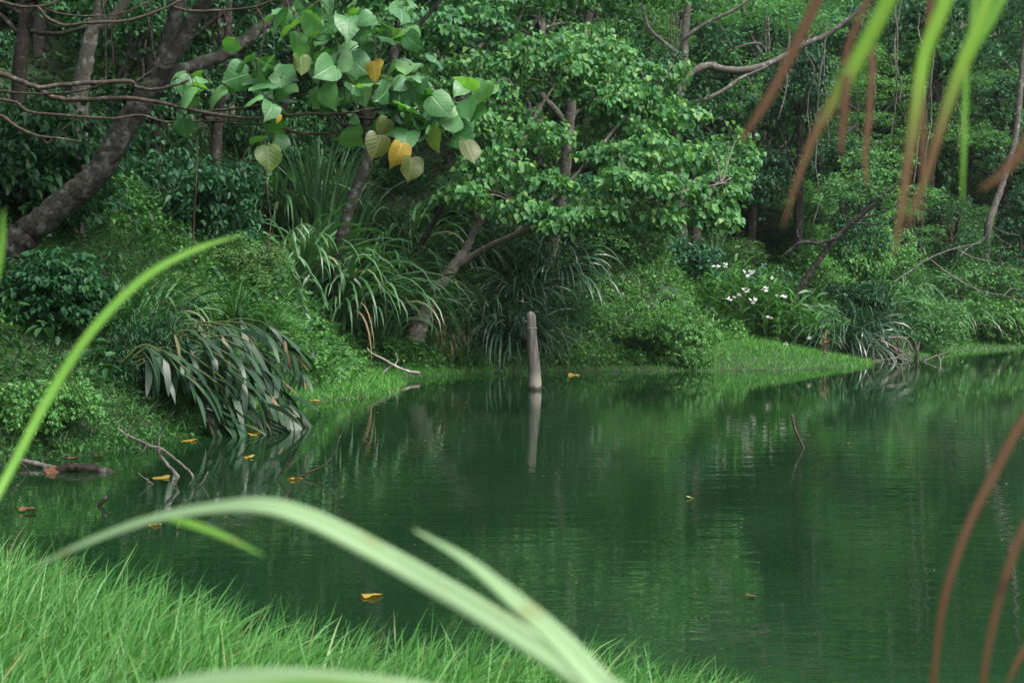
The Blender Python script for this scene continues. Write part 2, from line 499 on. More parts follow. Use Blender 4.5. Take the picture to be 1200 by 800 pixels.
def reed_mat(name, pale, green, spot, brown=None):
    """foreground leaf blades: fibres running along the leaf, a pale midrib, blemishes"""
    m, t, n, L = nodes(name)
    uv = n('ShaderNodeUVMap')
    mp = n('ShaderNodeMapping'); mp.inputs['Scale'].default_value = (6, 2.2, 1); L(uv.outputs[0], mp.inputs[0])
    nz = n('ShaderNodeTexNoise'); nz.inputs['Scale'].default_value = 1.0; nz.inputs['Detail'].default_value = 4; nz.inputs['Roughness'].default_value = .7
    L(mp.outputs[0], nz.inputs['Vector'])
    r = ramp(n, [green, pale], [.36, .62]); L(nz.outputs[0], r.inputs[0])
    sx = n('ShaderNodeSeparateXYZ'); L(uv.outputs[0], sx.inputs[0])
    ab = n('ShaderNodeMath'); ab.operation = 'ABSOLUTE'; L(sx.outputs[0], ab.inputs[0])
    mr = n('ShaderNodeMapRange'); mr.inputs['From Min'].default_value = .05; mr.inputs['From Max'].default_value = .16; mr.inputs['To Min'].default_value = .7; mr.inputs['To Max'].default_value = 0
    L(ab.outputs[0], mr.inputs[0])
    mx = n('ShaderNodeMixRGB'); mx.inputs[2].default_value = (*[min(1, c * 1.35 + .02) for c in pale], 1)
    L(mr.outputs[0], mx.inputs[0]); L(r.outputs[0], mx.inputs[1])
    tc = n('ShaderNodeTexCoord')
    n2 = n('ShaderNodeTexNoise'); n2.inputs['Scale'].default_value = 26; n2.inputs['Detail'].default_value = 6; L(tc.outputs['Object'], n2.inputs['Vector'])
    r2 = ramp(n, [(0, 0, 0), (.8, .8, .8)], [.60, .70]); L(n2.outputs[0], r2.inputs[0])
    m2 = n('ShaderNodeMixRGB'); m2.inputs[2].default_value = (*spot, 1); L(r2.outputs[0], m2.inputs[0]); L(mx.outputs[0], m2.inputs[1])
    if brown:
        ds_ = n('ShaderNodeMath'); ds_.operation = 'MULTIPLY_ADD'; ds_.inputs[1].default_value = .22; L(nz.outputs[0], ds_.inputs[0]); L(sx.outputs[1], ds_.inputs[2])
        rb = ramp(n, [(0, 0, 0), (1, 1, 1)], [.76, .93]); L(ds_.outputs[0], rb.inputs[0])
        rc = ramp(n, [tuple(c * .45 for c in brown), brown], [.3, .65]); L(nz.outputs[0], rc.inputs[0])
        m3 = n('ShaderNodeMixRGB'); L(rb.outputs[0], m3.inputs[0]); L(m2.outputs[0], m3.inputs[1]); L(rc.outputs[0], m3.inputs[2])
        m2 = m3
    b = n('ShaderNodeBsdfPrincipled'); b.inputs['Roughness'].default_value = .4; b.inputs['Specular IOR Level'].default_value = .3
    L(m2.outputs[0], b.inputs['Base Color'])
    tr = n('ShaderNodeBsdfTranslucent'); L(m2.outputs[0], tr.inputs[0])
    ms = n('ShaderNodeMixShader'); ms.inputs[0].default_value = .4
    L(b.outputs[0], ms.inputs[1]); L(tr.outputs[0], ms.inputs[2])
    o = n('ShaderNodeOutputMaterial'); L(ms.outputs[0], o.inputs[0])
    return m


M['reed'] = reed_mat('reed_leaf_pale', (.38, .52, .31), (.20, .39, .13), (.30, .34, .14))
M['reedg'] = reed_mat('reed_leaf_green', (.17, .37, .05), (.10, .28, .03), (.26, .24, .06))
M['reedh'] = reed_mat('reed_leaf_dying', (.24, .42, .05), (.13, .32, .03), (.30, .26, .06), (.21, .125, .06))
M['reedb'] = reed_mat('reed_leaf_brown', (.19, .105, .052), (.08, .036, .018), (.07, .035, .02))

# ground
m, t, n, L = nodes('soil_and_moss')
tc = n('ShaderNodeTexCoord')
nz = n('ShaderNodeTexNoise'); nz.inputs['Scale'].default_value = 1.3; nz.inputs['Detail'].default_value = 8
L(tc.outputs['Object'], nz.inputs['Vector'])
r = ramp(n, [(.012, .018, .008), (.016, .036, .011), (.02, .045, .014)], [.3, .55, .75]); L(nz.outputs[0], r.inputs[0])
b = n('ShaderNodeBsdfPrincipled'); b.inputs['Roughness'].default_value = .95
L(r.outputs[0], b.inputs['Base Color'])
bp = n('ShaderNodeBump'); bp.inputs['Distance'].default_value = .1; L(nz.outputs[0], bp.inputs['Height']); L(bp.outputs[0], b.inputs['Normal'])
o = n('ShaderNodeOutputMaterial'); L(b.outputs[0], o.inputs[0])
M['soil'] = m

# water: murky green body under a mirror of small ripples
m, t, n, L = nodes('pond_water')
tc = n('ShaderNodeTexCoord')


def rip(sx, sy, sc_, det, rot=0):
    mp = n('ShaderNodeMapping'); mp.inputs['Scale'].default_value = (sx, sy, 1); mp.inputs['Rotation'].default_value = (0, 0, rot)
    L(tc.outputs['Object'], mp.inputs[0])
    z = n('ShaderNodeTexNoise'); z.inputs['Scale'].default_value = sc_; z.inputs['Detail'].default_value = det
    L(mp.outputs[0], z.inputs['Vector'])
    return z.outputs[0]


big = rip(.5, .35, .18, 2)                       # where the breeze touches the water
bm = n('ShaderNodeMapRange'); bm.inputs['From Min'].default_value = .38; bm.inputs['From Max'].default_value = .62; bm.inputs['To Min'].default_value = .3; bm.inputs['To Max'].default_value = 1
L(big, bm.inputs[0])
w1 = rip(.22, 1, 3.6, 2, .10)
w2 = rip(.4, 1, 11, 1, -.1)
ad = n('ShaderNodeMath'); ad.operation = 'MULTIPLY_ADD'; ad.inputs[1].default_value = .3
L(w2, ad.inputs[0]); L(w1, ad.inputs[2])
sy_ = n('ShaderNodeSeparateXYZ'); L(tc.outputs['Object'], sy_.inputs[0])
gy_ = n('ShaderNodeMapRange'); gy_.inputs['From Min'].default_value = 11; gy_.inputs['From Max'].default_value = 28; gy_.inputs['To Min'].default_value = 1; gy_.inputs['To Max'].default_value = .28
L(sy_.outputs[1], gy_.inputs[0])
m0 = n('ShaderNodeMath'); m0.operation = 'MULTIPLY'; L(bm.outputs[0], m0.inputs[0]); L(gy_.outputs[0], m0.inputs[1])
mm = n('ShaderNodeMath'); mm.operation = 'MULTIPLY'; L(ad.outputs[0], mm.inputs[0]); L(m0.outputs[0], mm.inputs[1])
bp = n('ShaderNodeBump'); bp.inputs['Strength'].default_value = 1.0; bp.inputs['Distance'].default_value = .0065
L(mm.outputs[0], bp.inputs['Height'])
b = n('ShaderNodeBsdfPrincipled')
alg = rip(.6, .5, .35, 5)
ar = ramp(n, [(.004, .0175, .006), (.0075, .026, .009), (.014, .038, .015)], [.35, .52, .7])
L(alg, ar.inputs[0]); L(ar.outputs[0], b.inputs['Base Color'])
b.inputs['Roughness'].default_value = .02
b.inputs['IOR'].default_value = 1.45
b.inputs['Specular IOR Level'].default_value = .5
L(bp.outputs[0], b.inputs['Normal'])
o = n('ShaderNodeOutputMaterial'); L(b.outputs[0], o.inputs[0])
M['water'] = m

# ------------------------------------------------------------------ terrain
W = np.array([(60, -20), (6, 1.5), (2.5, 3.6), (1.5, 5.2), (1.05, 5.95), (.4, 6.15), (-.55, 6.3), (-2, 7.4), (-3.1, 8.4), (-5, 9.8),
              (-6.1, 11.2), (-6.6, 12.8), (-6.4, 14.6), (-5.9, 16.2), (-5.0, 17.4), (-4.4, 19.2), (-4.3, 21), (-4.0, 24), (-3.4, 25.6), (-2.6, 26.6),
              (-2.3, 28.5), (-2.4, 31), (-2.6, 32.6), (-1.6, 33.4), (-.9, 34.2), (.8, 34.9), (3, 35.4), (5.2, 35.5), (7.2, 35.8), (9.0, 37),
              (9.9, 38.6), (10.3, 40.5), (12.3, 42.3), (14.6, 46.5), (18.2, 50), (23, 53), (34, 56), (60, 50)], float)


def sdist(X, Y):
    X = np.asarray(X, float); Y = np.asarray(Y, float)
    best = np.full(X.shape, 1e9); inside = np.zeros(X.shape, bool)
    for i in range(len(W)):
        x1, y1 = W[i]; x2, y2 = W[(i + 1) % len(W)]
        dx, dy = x2 - x1, y2 - y1
        tt = np.clip(((X - x1) * dx + (Y - y1) * dy) / (dx * dx + dy * dy), 0, 1)
        best = np.minimum(best, (X - x1 - tt * dx) ** 2 + (Y - y1 - tt * dy) ** 2)
        c = ((y1 > Y) != (y2 > Y))
        xi = x1 + (Y - y1) * dx / (dy if dy else 1e-9)
        inside ^= c & (X < xi)
    d = np.sqrt(best)
    return np.where(inside, -d, d)


def sms(x, a, b):
    t_ = np.clip((x - a) / (b - a), 0, 1)
    return t_ * t_ * (3 - 2 * t_)


def lumpy(X, Y):
    return (np.sin(X * .9 + 1.3 * np.sin(Y * .5)) + np.sin(Y * 1.1 + 1.7 * np.sin(X * .6 + 2)) + .6 * np.sin(X * 2.1 + Y * 1.7) + .4 * np.sin(X * 4.3 - Y * 3.1)) / 3


def shelf(X):
    return np.interp(X, [-12, -5, -4.2, -3.4, -1.9, -1.1, 4.4, 6, 9, 10.2, 13, 20, 30], [.3, .3, .9, 1.2, .9, .6, .7, 4.6, 4.6, .8, 1, 2, 2])


def H(X, Y):
    X = np.asarray(X, float); Y = np.asarray(Y, float)
    d = sdist(X, Y)
    dp = np.maximum(d, 0)
    s = shelf(X)
    st = np.interp(X, [-1.5, .5, 9, 10.5], [.82, .55, .55, .82])
    far = .17 * np.minimum(dp, s) + st * np.clip(dp - s, 0, 3.2) + .62 * np.clip(dp - s - 3.2, 0, 45)
    far = far + .3 * lumpy(X, Y) * sms(dp - s * .6, .2, 2.5)
    near = .42 * (1 - np.exp(-dp / .6)) + .02 * dp + .03 * lumpy(X * 2, Y * 2) * sms(dp, .1, .8)
    w = np.maximum(sms(Y + .3 * X, 9.5, 12.5), 0)
    h = near * (1 - w) + far * w
    return np.where(d > 0, h, -.12 * np.minimum(-d * 3, 12) - .02)


def G(px, D):
    x = PX(px, D)
    return np.array([x, D, float(H(x, D))])


gx = np.concatenate([np.linspace(-160, -42, 10)[:-1], np.linspace(-42, 50, 300), np.linspace(50, 160, 10)[1:]])
gy = np.concatenate([np.linspace(-120, -6, 10)[:-1], np.linspace(-6, 95, 330), np.linspace(95, 220, 10)[1:]])
GX, GY = np.meshgrid(gx, gy)
GZ = H(GX, GY)
nx, ny = len(gx), len(gy)
i = np.arange(ny - 1)[:, None] * nx + np.arange(nx - 1)[None]
F = np.stack([i, i + 1, i + nx + 1, i + nx], -1).reshape(-1, 4)
gr = add_mesh('ground', np.stack([GX, GY, GZ], -1).reshape(-1, 3), F, M['soil'], smooth=True)
tag(gr, 'dark soil of the banks and hillside around the pond', kind='structure')
wv = np.array([(-12, -20, 0), (60, -20, 0), (60, 57, 0), (-12, 57, 0)], float)
wo = add_mesh('water', wv, np.array([[0, 1, 2, 3]]), M['water'])
tag(wo, 'calm murky green pond water mirroring the forested bank', kind='structure')


def scatter(rng, n, x0, x1, y0, y1, cond):
    out = []
    got = 0
    while got < n:
        X = rng.uniform(x0, x1, n * 2); Y = rng.uniform(y0, y1, n * 2)
        k = cond(X, Y)
        if k.sum() == 0:
            break
        q = np.stack([X[k], Y[k]], -1)
        out.append(q); got += len(q)
    q = np.concatenate(out)[:n]
    return np.column_stack([q, H(q[:, 0], q[:, 1])])


inview = lambda X, Y, mg=1.0: np.abs(X) < .37 * Y + mg

# humid air over the pond: one closed even volume round everything
HZ = 0.00017
m, t, n, L = nodes('humid_air')
pv = n('ShaderNodeVolumePrincipled')
pv.inputs['Color'].default_value = (.86, .92, .92, 1)
pv.inputs['Density'].default_value = HZ
pv.inputs['Anisotropy'].default_value = .2
o = n('ShaderNodeOutputMaterial'); L(pv.outputs[0], o.inputs['Volume'])
hv = np.array([(x, y, z) for z in (float(GZ.min()) - 1, float(GZ.max()) + 16) for x, y in ((-165, -125), (165, -125), (165, 225), (-165, 225))])
hz = add_mesh('haze', hv, np.array([[0, 3, 2, 1], [4, 5, 6, 7], [0, 1, 5, 4], [1, 2, 6, 5], [2, 3, 7, 6], [3, 0, 4, 7]]), m)
tag(hz, 'thin humid haze in the air over the pond', kind='stuff')

# ------------------------------------------------------------------ ground cover (uncountable)
rng = np.random.default_rng(11)
# lush grass of the near bank
B = scatter(rng, 33000, -6, 2.0, 3.2, 11, lambda X, Y: (sdist(X, Y) > -.02) & inview(X, Y, .5) & (Y > 3.4) & (Y + .3 * X < 11))
patch = lumpy(B[:, 0] * 2.2, B[:, 1] * 2.2)
edge = sms(sdist(B[:, 0], B[:, 1]), 0, .5)
ln = (.18 + .34 * rng.uniform(0, 1, len(B)) ** 1.4) * (1 + .3 * patch) * (.65 + .35 * edge) * np.where(B[:, 0] > -.3, np.clip(1 - .3 * (B[:, 0] + .3), .6, 1), 1)
az = rng.normal(.35, .9, len(B)) + .5 * lumpy(B[:, 1], B[:, 0] * 1.7)
mb = MB().add(blades(rng, B - [0, 0, .02], az, ln, rng.uniform(.95, 1.5, len(B)), rng.uniform(.2, 1.5, len(B)), rng.uniform(.005, .0085, len(B)) * np.where(rng.uniform(0, 1, len(B)) < .3, 2.0, 1), 5))
pick = B[rng.choice(len(B), 1500, replace=False)]
mb.add(blades(rng, pick - [0, 0, .02], rng.uniform(0, 6.28, 1500), rng.uniform(.15, .36, 1500), rng.uniform(.4, 1.3, 1500), rng.uniform(.6, 1.8, 1500), rng.uniform(.012, .024, 1500), 5, 1.4, .3, 'lance'))
pick = B[rng.choice(len(B), 900, replace=False)]
st_ = MB().add(blades(rng, pick, rng.uniform(0, 6.28, 900), rng.uniform(.15, .45, 900), rng.uniform(.1, 1.3, 900), rng.uniform(.2, 2.0, 900), rng.uniform(.003, .008, 900), 5, 1.2, .4))
tag(st_.build('dry_straw', M['straw']), 'dry straw and dead blades mixed through the near grass', 'straw', kind='stuff')
tag(mb.build('near_grass', M['grass']), 'lush bright green grass on the near bank', 'grass', kind='stuff')
# grass of the far shore shelves
B1 = scatter(rng, 22000, -5, 10.5, 24, 46, lambda X, Y: (sdist(X, Y) > -.05) & (sdist(X, Y) < shelf(X) + .9) & inview(X, Y))
B2 = scatter(rng, 6000, 9.5, 24, 36, 58, lambda X, Y: (sdist(X, Y) > -.05) & (sdist(X, Y) < shelf(X) + .8) & inview(X, Y))
B3 = scatter(rng, 16000, -7, -.3, 25.5, 37, lambda X, Y: (sdist(X, Y) > .1) & (sdist(X, Y) < shelf(X) + 2.6) & inview(X, Y))
B = np.concatenate([B1, B2, B3])
ds = np.clip(sdist(B[:, 0], B[:, 1]), 0, 5)
mb = MB().add(blades(rng, B - [0, 0, .03], rng.uniform(0, 6.28, len(B)), rng.uniform(.10, .22, len(B)) * (1 + .22 * ds), rng.uniform(.8, 1.5, len(B)), rng.uniform(.3, 1.6, len(B)), rng.uniform(.012, .022, len(B)), 3))
tag(mb.build('shore_grass', M['shore']), 'short bright grass along the far shore of the pond', 'grass', kind='stuff')
# weeds of the dark left bank
B = scatter(rng, 76000, -14, -.9, 12.5, 37, lambda X, Y: (sdist(X, Y) > np.where(Y > 25, shelf(X) * .8, -.02)) & (sdist(X, Y) < 7.5) & inview(X, Y) & (Y + .3 * X > 9.5))
mb = MB().add(blades(rng, B - [0, 0, .03], rng.uniform(0, 6.28, len(B)), rng.uniform(.12, .38, len(B)), rng.uniform(.5, 1.5, len(B)), rng.uniform(.4, 2.0, len(B)), rng.uniform(.012, .026, len(B)), 3))
k = B[rng.uniform(0, 1, len(B)) < .16]
O = norm(np.column_stack([rng.normal(0, .5, (len(k), 2)), np.ones(len(k))]))
mb.add(cluster_leaves(rng, k + [0, 0, .12], O, 3, .065, .08, (-.3, .8), OVATE))
tag(mb.build('bank_weeds', M['weed']), 'dark green weeds and ferny grass covering the left bank', 'weeds', kind='stuff')
# bright creepers on the open bank right of the post
B = scatter(rng, 20000, -8.5, 24, 27, 62, lambda X, Y: (sdist(X, Y) > .25) & (sdist(X, Y) > shelf(X) * .75) & (sdist(X, Y) < shelf(X) + 5.5) & inview(X, Y))
O = norm(np.column_stack([rng.normal(0, .6, (len(B), 2)) - [0, .5], np.ones(len(B))]))
lift = rng.uniform(0, .35, len(B)) * (1 + .8 * lumpy(B[:, 0] * 1.4, B[:, 1] * 1.4))
mb = MB().add(cluster_leaves(rng, B + np.column_stack([np.zeros((len(B), 2)), lift]), O, 5, .085, .13, (-.4, 1.0), HEART))
g_ = B[rng.uniform(0, 1, len(B)) < .75]
mb.add(blades(rng, g_, rng.uniform(0, 6.28, len(g_)), rng.uniform(.25, .95, len(g_)), rng.uniform(.7, 1.5, len(g_)), rng.uniform(.6, 2.0, len(g_)), .016, 4))
tag(mb.build('bank_creepers', M['creep']), 'bright green creepers and tall grass mantling the far bank', 'creepers', kind='stuff')
# creeping undergrowth of the hillside
B = scatter(rng, 26000, -30, 42, 15, 92, lambda X, Y: (sdist(X, Y) > np.maximum(.9, shelf(X) * .9)) & inview(X, Y, 3) & (Y + .3 * X > 12))
O = norm(np.column_stack([rng.normal(0, .6, (len(B), 2)), np.ones(len(B))]))
mb = MB().add(cluster_leaves(rng, B + np.column_stack([np.zeros((len(B), 2)), rng.uniform(0, .5, len(B))]), O, 4, .2, .22, (-.4, 1.0), OVATE))
tag(mb.build('undergrowth', M['under']), 'low dark undergrowth covering the forest floor of the hillside', 'undergrowth', kind='stuff')

# ------------------------------------------------------------------ hero trees
def lump_px(rows):
    """crown masses given where they stand: pixel centre, half sizes in pixels and distance -> metres"""
    out = []
    for px, py, rx, rz, D in rows:
        p = P(px, py, D)
        out.append((*p, rx * D / FPX, max(rx * D / FPX * .8, .5), rz * D / FPX))
    return out


def hero_tree(name, label, cat, base, trunks, limbs, lumps, leafmat, barkmat, size, tp, dens, nl, droop, spread=.16, seed=1, extra=None, zmin=-.35):
    rg = np.random.default_rng(seed)
    t_ = thing(name, label, cat, base)
    mb = MB()
    for pts, rad in trunks:
        mb.add(tube(pts, rad, 10, 7, .05, rg, .05))
    tk_ = mb.build('trunk', barkmat, t_, True)
    for pts, rad in limbs:
        MB().add(tube(pts, rad, 7, 6, .05, rg, .08)).build('branch', barkmat, tk_, True, off=base)
    if lumps:
        Cc, O = lump_points(rg, lumps, dens, zmin)
        mb = MB().add(cluster_leaves(rg, Cc, O, nl, size, spread, droop, tp, .5))
        mb.build('crown', leafmat, t_)
        # twigs from the limbs out to the crown masses
        mb = MB()
        ends = [np.asarray(q) for p, _ in limbs for q in p[1:]] + [np.asarray(q) for p, _ in trunks for q in p[-3:]]
        for l in (lumps if len(lumps) > 1 else []):
            c = np.array(l[:3]); e = min(ends, key=lambda q: np.linalg.norm(q - c))
            for _ in range(2):
                tip = c + rg.normal(0, .45, 3) * np.array(l[3:])
                mid = (e + tip) / 2 + rg.normal(0, .2, 3) + [0, 0, .15]
                mb.add(tube([e, mid, tip], [.016, .011, .004], 5, 5, 0, rg, .3))
        if mb.n:
            mb.build('twigs', barkmat, tk_, True, off=base)
    return t_


# the tall leaning trunk over the left bank
b0 = G(18, 20); b0[2] = P(18, 285, 20)[2] - .3
lt = [P(a, b, 20) for a, b in [(12, 292), (45, 262), (88, 228), (118, 198), (140, 160), (160, 128), (180, 98)]]
fork1 = [P(a, b, 20) for a, b in [(180, 98), (192, 66), (203, 30), (212, -10), (222, -60), (226, -150)]]
fork2 = [P(a, b, D) for a, b, D in [(180, 102, 19.95), (206, 62, 19.9), (226, 28, 19.9), (244, -8, 19.8), (266, -60, 19.6), (300, -140, 19)]]
bough = [P(a, b, D) for a, b, D in [(186, 92, 20.1), (235, 75, 20.6), (272, 60, 21), (305, 32, 21.5), (335, 8, 22), (368, -30, 22.4), (400, -110, 23)]]
rr = np.random.default_rng(3)
crl = [(x, y, z, r, r, r * .5) for x, y, z, r in [(-6.5, 19.5, 8.6, 1.7), (-4.2, 19, 8.9, 1.6), (-3.0, 21.5, 9.0, 1.6), (-8.5, 18, 8.2, 1.8), (-5.5, 17.4, 9.4, 1.6), (-7.5, 21.5, 9.8, 1.8), (-4.8, 22.5, 9.9, 1.7)]]
hero_tree('leaning_tree', 'tall mottled grey trunk leaning right over the left bank and forking high up', 'tree', b0,
          [(lt, [.23, .20, .185, .175, .17, .17, .16])],
          [(fork1, [.125, .115, .11, .105, .10, .06]), (fork2, [.11, .105, .10, .095, .09, .05]), (bough, [.11, .10, .095, .09, .085, .08, .05])],
          crl, M['mid'], M['bark'], .17, OVATE, 9, 7, (0, .9), seed=5)

# pale forked trunk behind it
pt = [P(a, b, 25) for a, b in [(90, 210), (93, 130), (97, 92), (104, 55), (112, 25)]]
b1 = G(90, 25)
pt[0] = b1 - [0, 0, .2]
hero_tree('forked_tree', 'pale lichened tree forking in two just left of the tall leaning trunk', 'tree', b1,
          [(pt, [.17, .15, .14, .135, .12])],
          [([P(a, b, 25) for a, b in [(112, 28), (118, 0), (121, -50), (118, -120)]], [.10, .09, .08, .03]),
           ([P(a, b, 25) for a, b in [(108, 36), (128, 26), (145, 5), (165, -40), (180, -110)]], [.10, .09, .085, .07, .03])],
          [(-7.4, 25, 9.3, 1.6, 1.6, .8), (-6, 26, 9.6, 1.6, 1.6, .8), (-8.6, 26, 9.2, 1.6, 1.5, .8), (-7.6, 27, 10.4, 1.5, 1.5, .8)],
          M['mid'], M['barkl'], .17, OVATE, 9, 7, (0, .9), seed=6)

# the big pale green tree overhanging the pond
b2 = P(490, 388, 34.8)
tr = [P(a, b, D) for a, b, D in [(486, 398, 34.8), (499, 362, 34.9), (515, 335, 35.0), (530, 315, 35.1), (543, 298, 35.2)]]
limA = [P(a, b, D) for a, b, D in [(541, 302, 35.2), (552, 278, 35.2), (566, 252, 35), (578, 226, 34.8), (600, 190, 34.5), (625, 140, 34.5), (650, 100, 35)]]
limB = [P(a, b, D) for a, b, D in [(534, 312, 35.1), (565, 293, 34.8), (600, 277, 34), (637, 263, 33.2), (690, 247, 32.8), (745, 236, 32.6), (800, 225, 32.6), (845, 215, 32.8)]]
limC = [P(a, b, D) for a, b, D in [(600, 277, 34), (630, 250, 34), (680, 200, 34), (730, 140, 34.5), (770, 100, 35)]]
limD = [P(a, b, D) for a, b, D in [(560, 262, 35.2), (548, 225, 34.5), (540, 180, 34), (545, 120, 34)]]
rgc = np.random.default_rng(17)
rows = [(620, 72, 62, 26, 35.5), (560, 92, 50, 26, 34.6), (705, 62, 62, 22, 36), (765, 92, 62, 28, 35.5), (690, 105, 55, 28, 35), (520, 118, 40, 22, 35.5),
        (598, 122, 44, 24, 34.3), (550, 152, 40, 22, 33.8), (620, 172, 40, 20, 33.4), (585, 205, 46, 20, 33.2), (548, 225, 30, 14, 33.6), (640, 218, 50, 18, 33),
        (735, 138, 52, 24, 34.6), (795, 140, 46, 24, 35), (775, 180, 56, 22, 34), (712, 188, 46, 20, 34), (835, 185, 42, 24, 34.4), (848, 222, 38, 24, 33.6),
        (725, 222, 56, 18, 33), (790, 228, 52, 18, 33), (690, 246, 50, 14, 32.4), (610, 246, 40, 13, 32.8), (765, 262, 44, 14, 32.6), (830, 256, 34, 14, 33), (870, 205, 22, 16, 34),
        (505, 95, 30, 20, 36), (655, 85, 40, 20, 36)]
hero_tree('overhanging_tree', 'broad light green tree whose tiers of drooping heart shaped leaves hang over the pond', 'tree', b2,
          [(tr, [.26, .20, .17, .155, .14])],
          [(limA, [.11, .10, .09, .08, .07, .05, .03]), (limB, [.09, .085, .08, .07, .06, .045, .03, .015]), (limC, [.06, .055, .05, .04, .02]), (limD, [.06, .05, .04, .02])],
          lump_px([(a + rgc.normal(0, 10), b + rgc.normal(0, 5), c * rgc.uniform(.5, 1), d * rgc.uniform(.9, 1.5), e + rgc.normal(0, .5)) for a, b, c, d, e in rows] + [(a + rgc.normal(0, 40), b + rgc.normal(0, 18), rgc.uniform(12, 24), rgc.uniform(9, 16), e + rgc.normal(-.2, .7)) for a, b, c, d, e in rows]), M['light'], M['barkh'], .16, HEART, 12, 8, (.1, 1.4), spread=.19, seed=8, zmin=-.25)

# pale trunk seen through the crown
b3 = G(636, 39)
tt = [b3 - [0, 0, .2]] + [P(a, b, D) for a, b, D in [(640, 325, 38.8), (648, 285, 38.6), (656, 245, 38.5), (663, 195, 38.4), (666, 150, 38.4), (672, 110, 38.4), (684, 50, 38.6), (700, -20, 39)]]
hero_tree('pale_trunk_tree', 'straight pale trunk rising behind the broad light green crown', 'tree', b3,
          [(tt, [.2, .18, .17, .165, .16, .15, .14, .12, .08])],
          [([P(a, b, 38.4) for a, b in [(666, 150), (650, 128), (636, 112), (630, 70)]], [.10, .1, .08, .04]), ([P(a, b, 38.4) for a, b in [(668, 140), (690, 120), (720, 108)]], [.06, .05, .02])],
          lump_px([(690, -30, 80, 40, 39), (640, 5, 60, 30, 38.5), (750, -10, 60, 30, 39)]), M['mid'], M['barkl'], .2, OVATE, 8, 6, (0, 1.0), seed=9)

# slim spotted trunk left of it, behind the yellowing leaves
b4 = G(385, 33.4)
tt = [b4 - [0, 0, .2]] + [P(a, b, 33) for a, b in [(398, 290), (414, 232), (430, 190), (440, 160), (452, 110), (462, 60), (472, 0), (480, -60)]]
hero_tree('slim_tree', 'slim grey spotted trunk behind the yellowing heart shaped leaves', 'tree', b4,
          [(tt, [.14, .135, .13, .125, .12, .115, .11, .10, .07])], [([P(a, b, 33) for a, b in [(462, 60), (500, 20), (540, -30)]], [.06, .05, .03])],
          lump_px([(470, -40, 70, 30, 33), (540, -20, 60, 30, 34), (420, -20, 60, 30, 33), (500, 40, 50, 26, 37), (560, 30, 50, 25, 38), (450, 30, 40, 25, 37)]), M['mid'], M['bark'], .19, HEART, 9, 6, (.2, 1.2), seed=10)

# short leaning stem left of the overhanging tree
b5 = G(478, 35)
hero_tree('leaning_sapling', 'thin leaning stem among arching grass just left of the overhanging tree', 'tree', b5,
          [([b5 - [0, 0, .2]] + [P(a, b, 35.5) for a, b in [(488, 305), (500, 275), (514, 250), (530, 222)]], [.10, .09, .08, .07, .04])], [],
          lump_px([(535, 215, 24, 14, 35.4)]), M['light'], M['bark'], .2, HEART, 9, 6, (.4, 1.2), seed=12)

# curved bare branch tree, upper right
b6 = G(800, 47)
tt = [b6 - [0, 0, .2]] + [P(a, b, 46) for a, b in [(793, 200), (790, 150), (792, 118), (800, 80), (803, 40), (808, -20), (812, -80)]]
hero_tree('curved_branch_tree', 'grey tree with a long bare curved branch reaching up to the right', 'tree', b6,
          [(tt, [.22, .2, .18, .17, .15, .13, .11, .05])],
          [([P(a, b, 45.6) for a, b in [(792, 112), (808, 88), (830, 77), (850, 82), (880, 81), (908, 72), (935, 56), (962, 44), (985, 30), (1006, 12), (1018, -12)]], [.15, .14, .125, .12, .115, .11, .1, .095, .085, .075, .05]),
           ([P(a, b, 45.4) for a, b in [(798, 124), (822, 118), (845, 108), (868, 92), (900, 78)]], [.09, .08, .075, .06, .03]),
           ([P(a, b, 45.8) for a, b in [(800, 78), (792, 62), (778, 50), (760, 32), (752, 0)]], [.09, .08, .07, .06, .03]),
           ([P(a, b, 45.8) for a, b in [(802, 44), (830, 26), (860, 12), (885, -5)]], [.07, .06, .05, .03]),
           ([P(a, b, 45.5) for a, b in [(935, 56), (920, 68), (922, 100), (912, 140)]], [.04, .035, .03, .02])],
          lump_px([(830, -10, 60, 26, 46), (770, -5, 60, 26, 47), (900, 20, 50, 22, 47.5), (1000, -5, 50, 24, 46)]), M['fine'], M['barkl'], .17, FINE, 8, 9, (-.2, .7), seed=13)

# thin leaning grey tree right of the white flowers
b7 = P(930, 352, 42)
hero_tree('thin_leaning_tree', 'thin bare grey tree leaning right above the white flowers', 'tree', b7,
          [([P(a, b, 42) for a, b in [(926, 362), (936, 342), (952, 316), (972, 288), (990, 268), (1012, 250), (1032, 232), (1058, 212)]], [.12, .11, .10, .09, .08, .07, .05, .03])],
          [([P(a, b, 41.8) for a, b in [(978, 280), (958, 285), (938, 284), (926, 293), (914, 302)]], [.06, .055, .055, .05, .03]),
           ([P(a, b, 41.8) for a, b in [(938, 284), (934, 272), (940, 258)]], [.045, .035, .02]),
           ([P(a, b, 41.8) for a, b in [(996, 262), (1015, 262), (1040, 266)]], [.035, .03, .015]),
           ([P(a, b, 42) for a, b in [(1000, 258), (1025, 252), (1052, 240)]], [.035, .03, .012])],
          lump_px([(1010, 215, 46, 16, 42.5), (1055, 232, 44, 14, 42.5), (1030, 190, 40, 14, 43.5), (985, 235, 26, 12, 42.5)]), M['fine'], M['bark'], .15, FINE, 10, 9, (-.2, .8), seed=14)

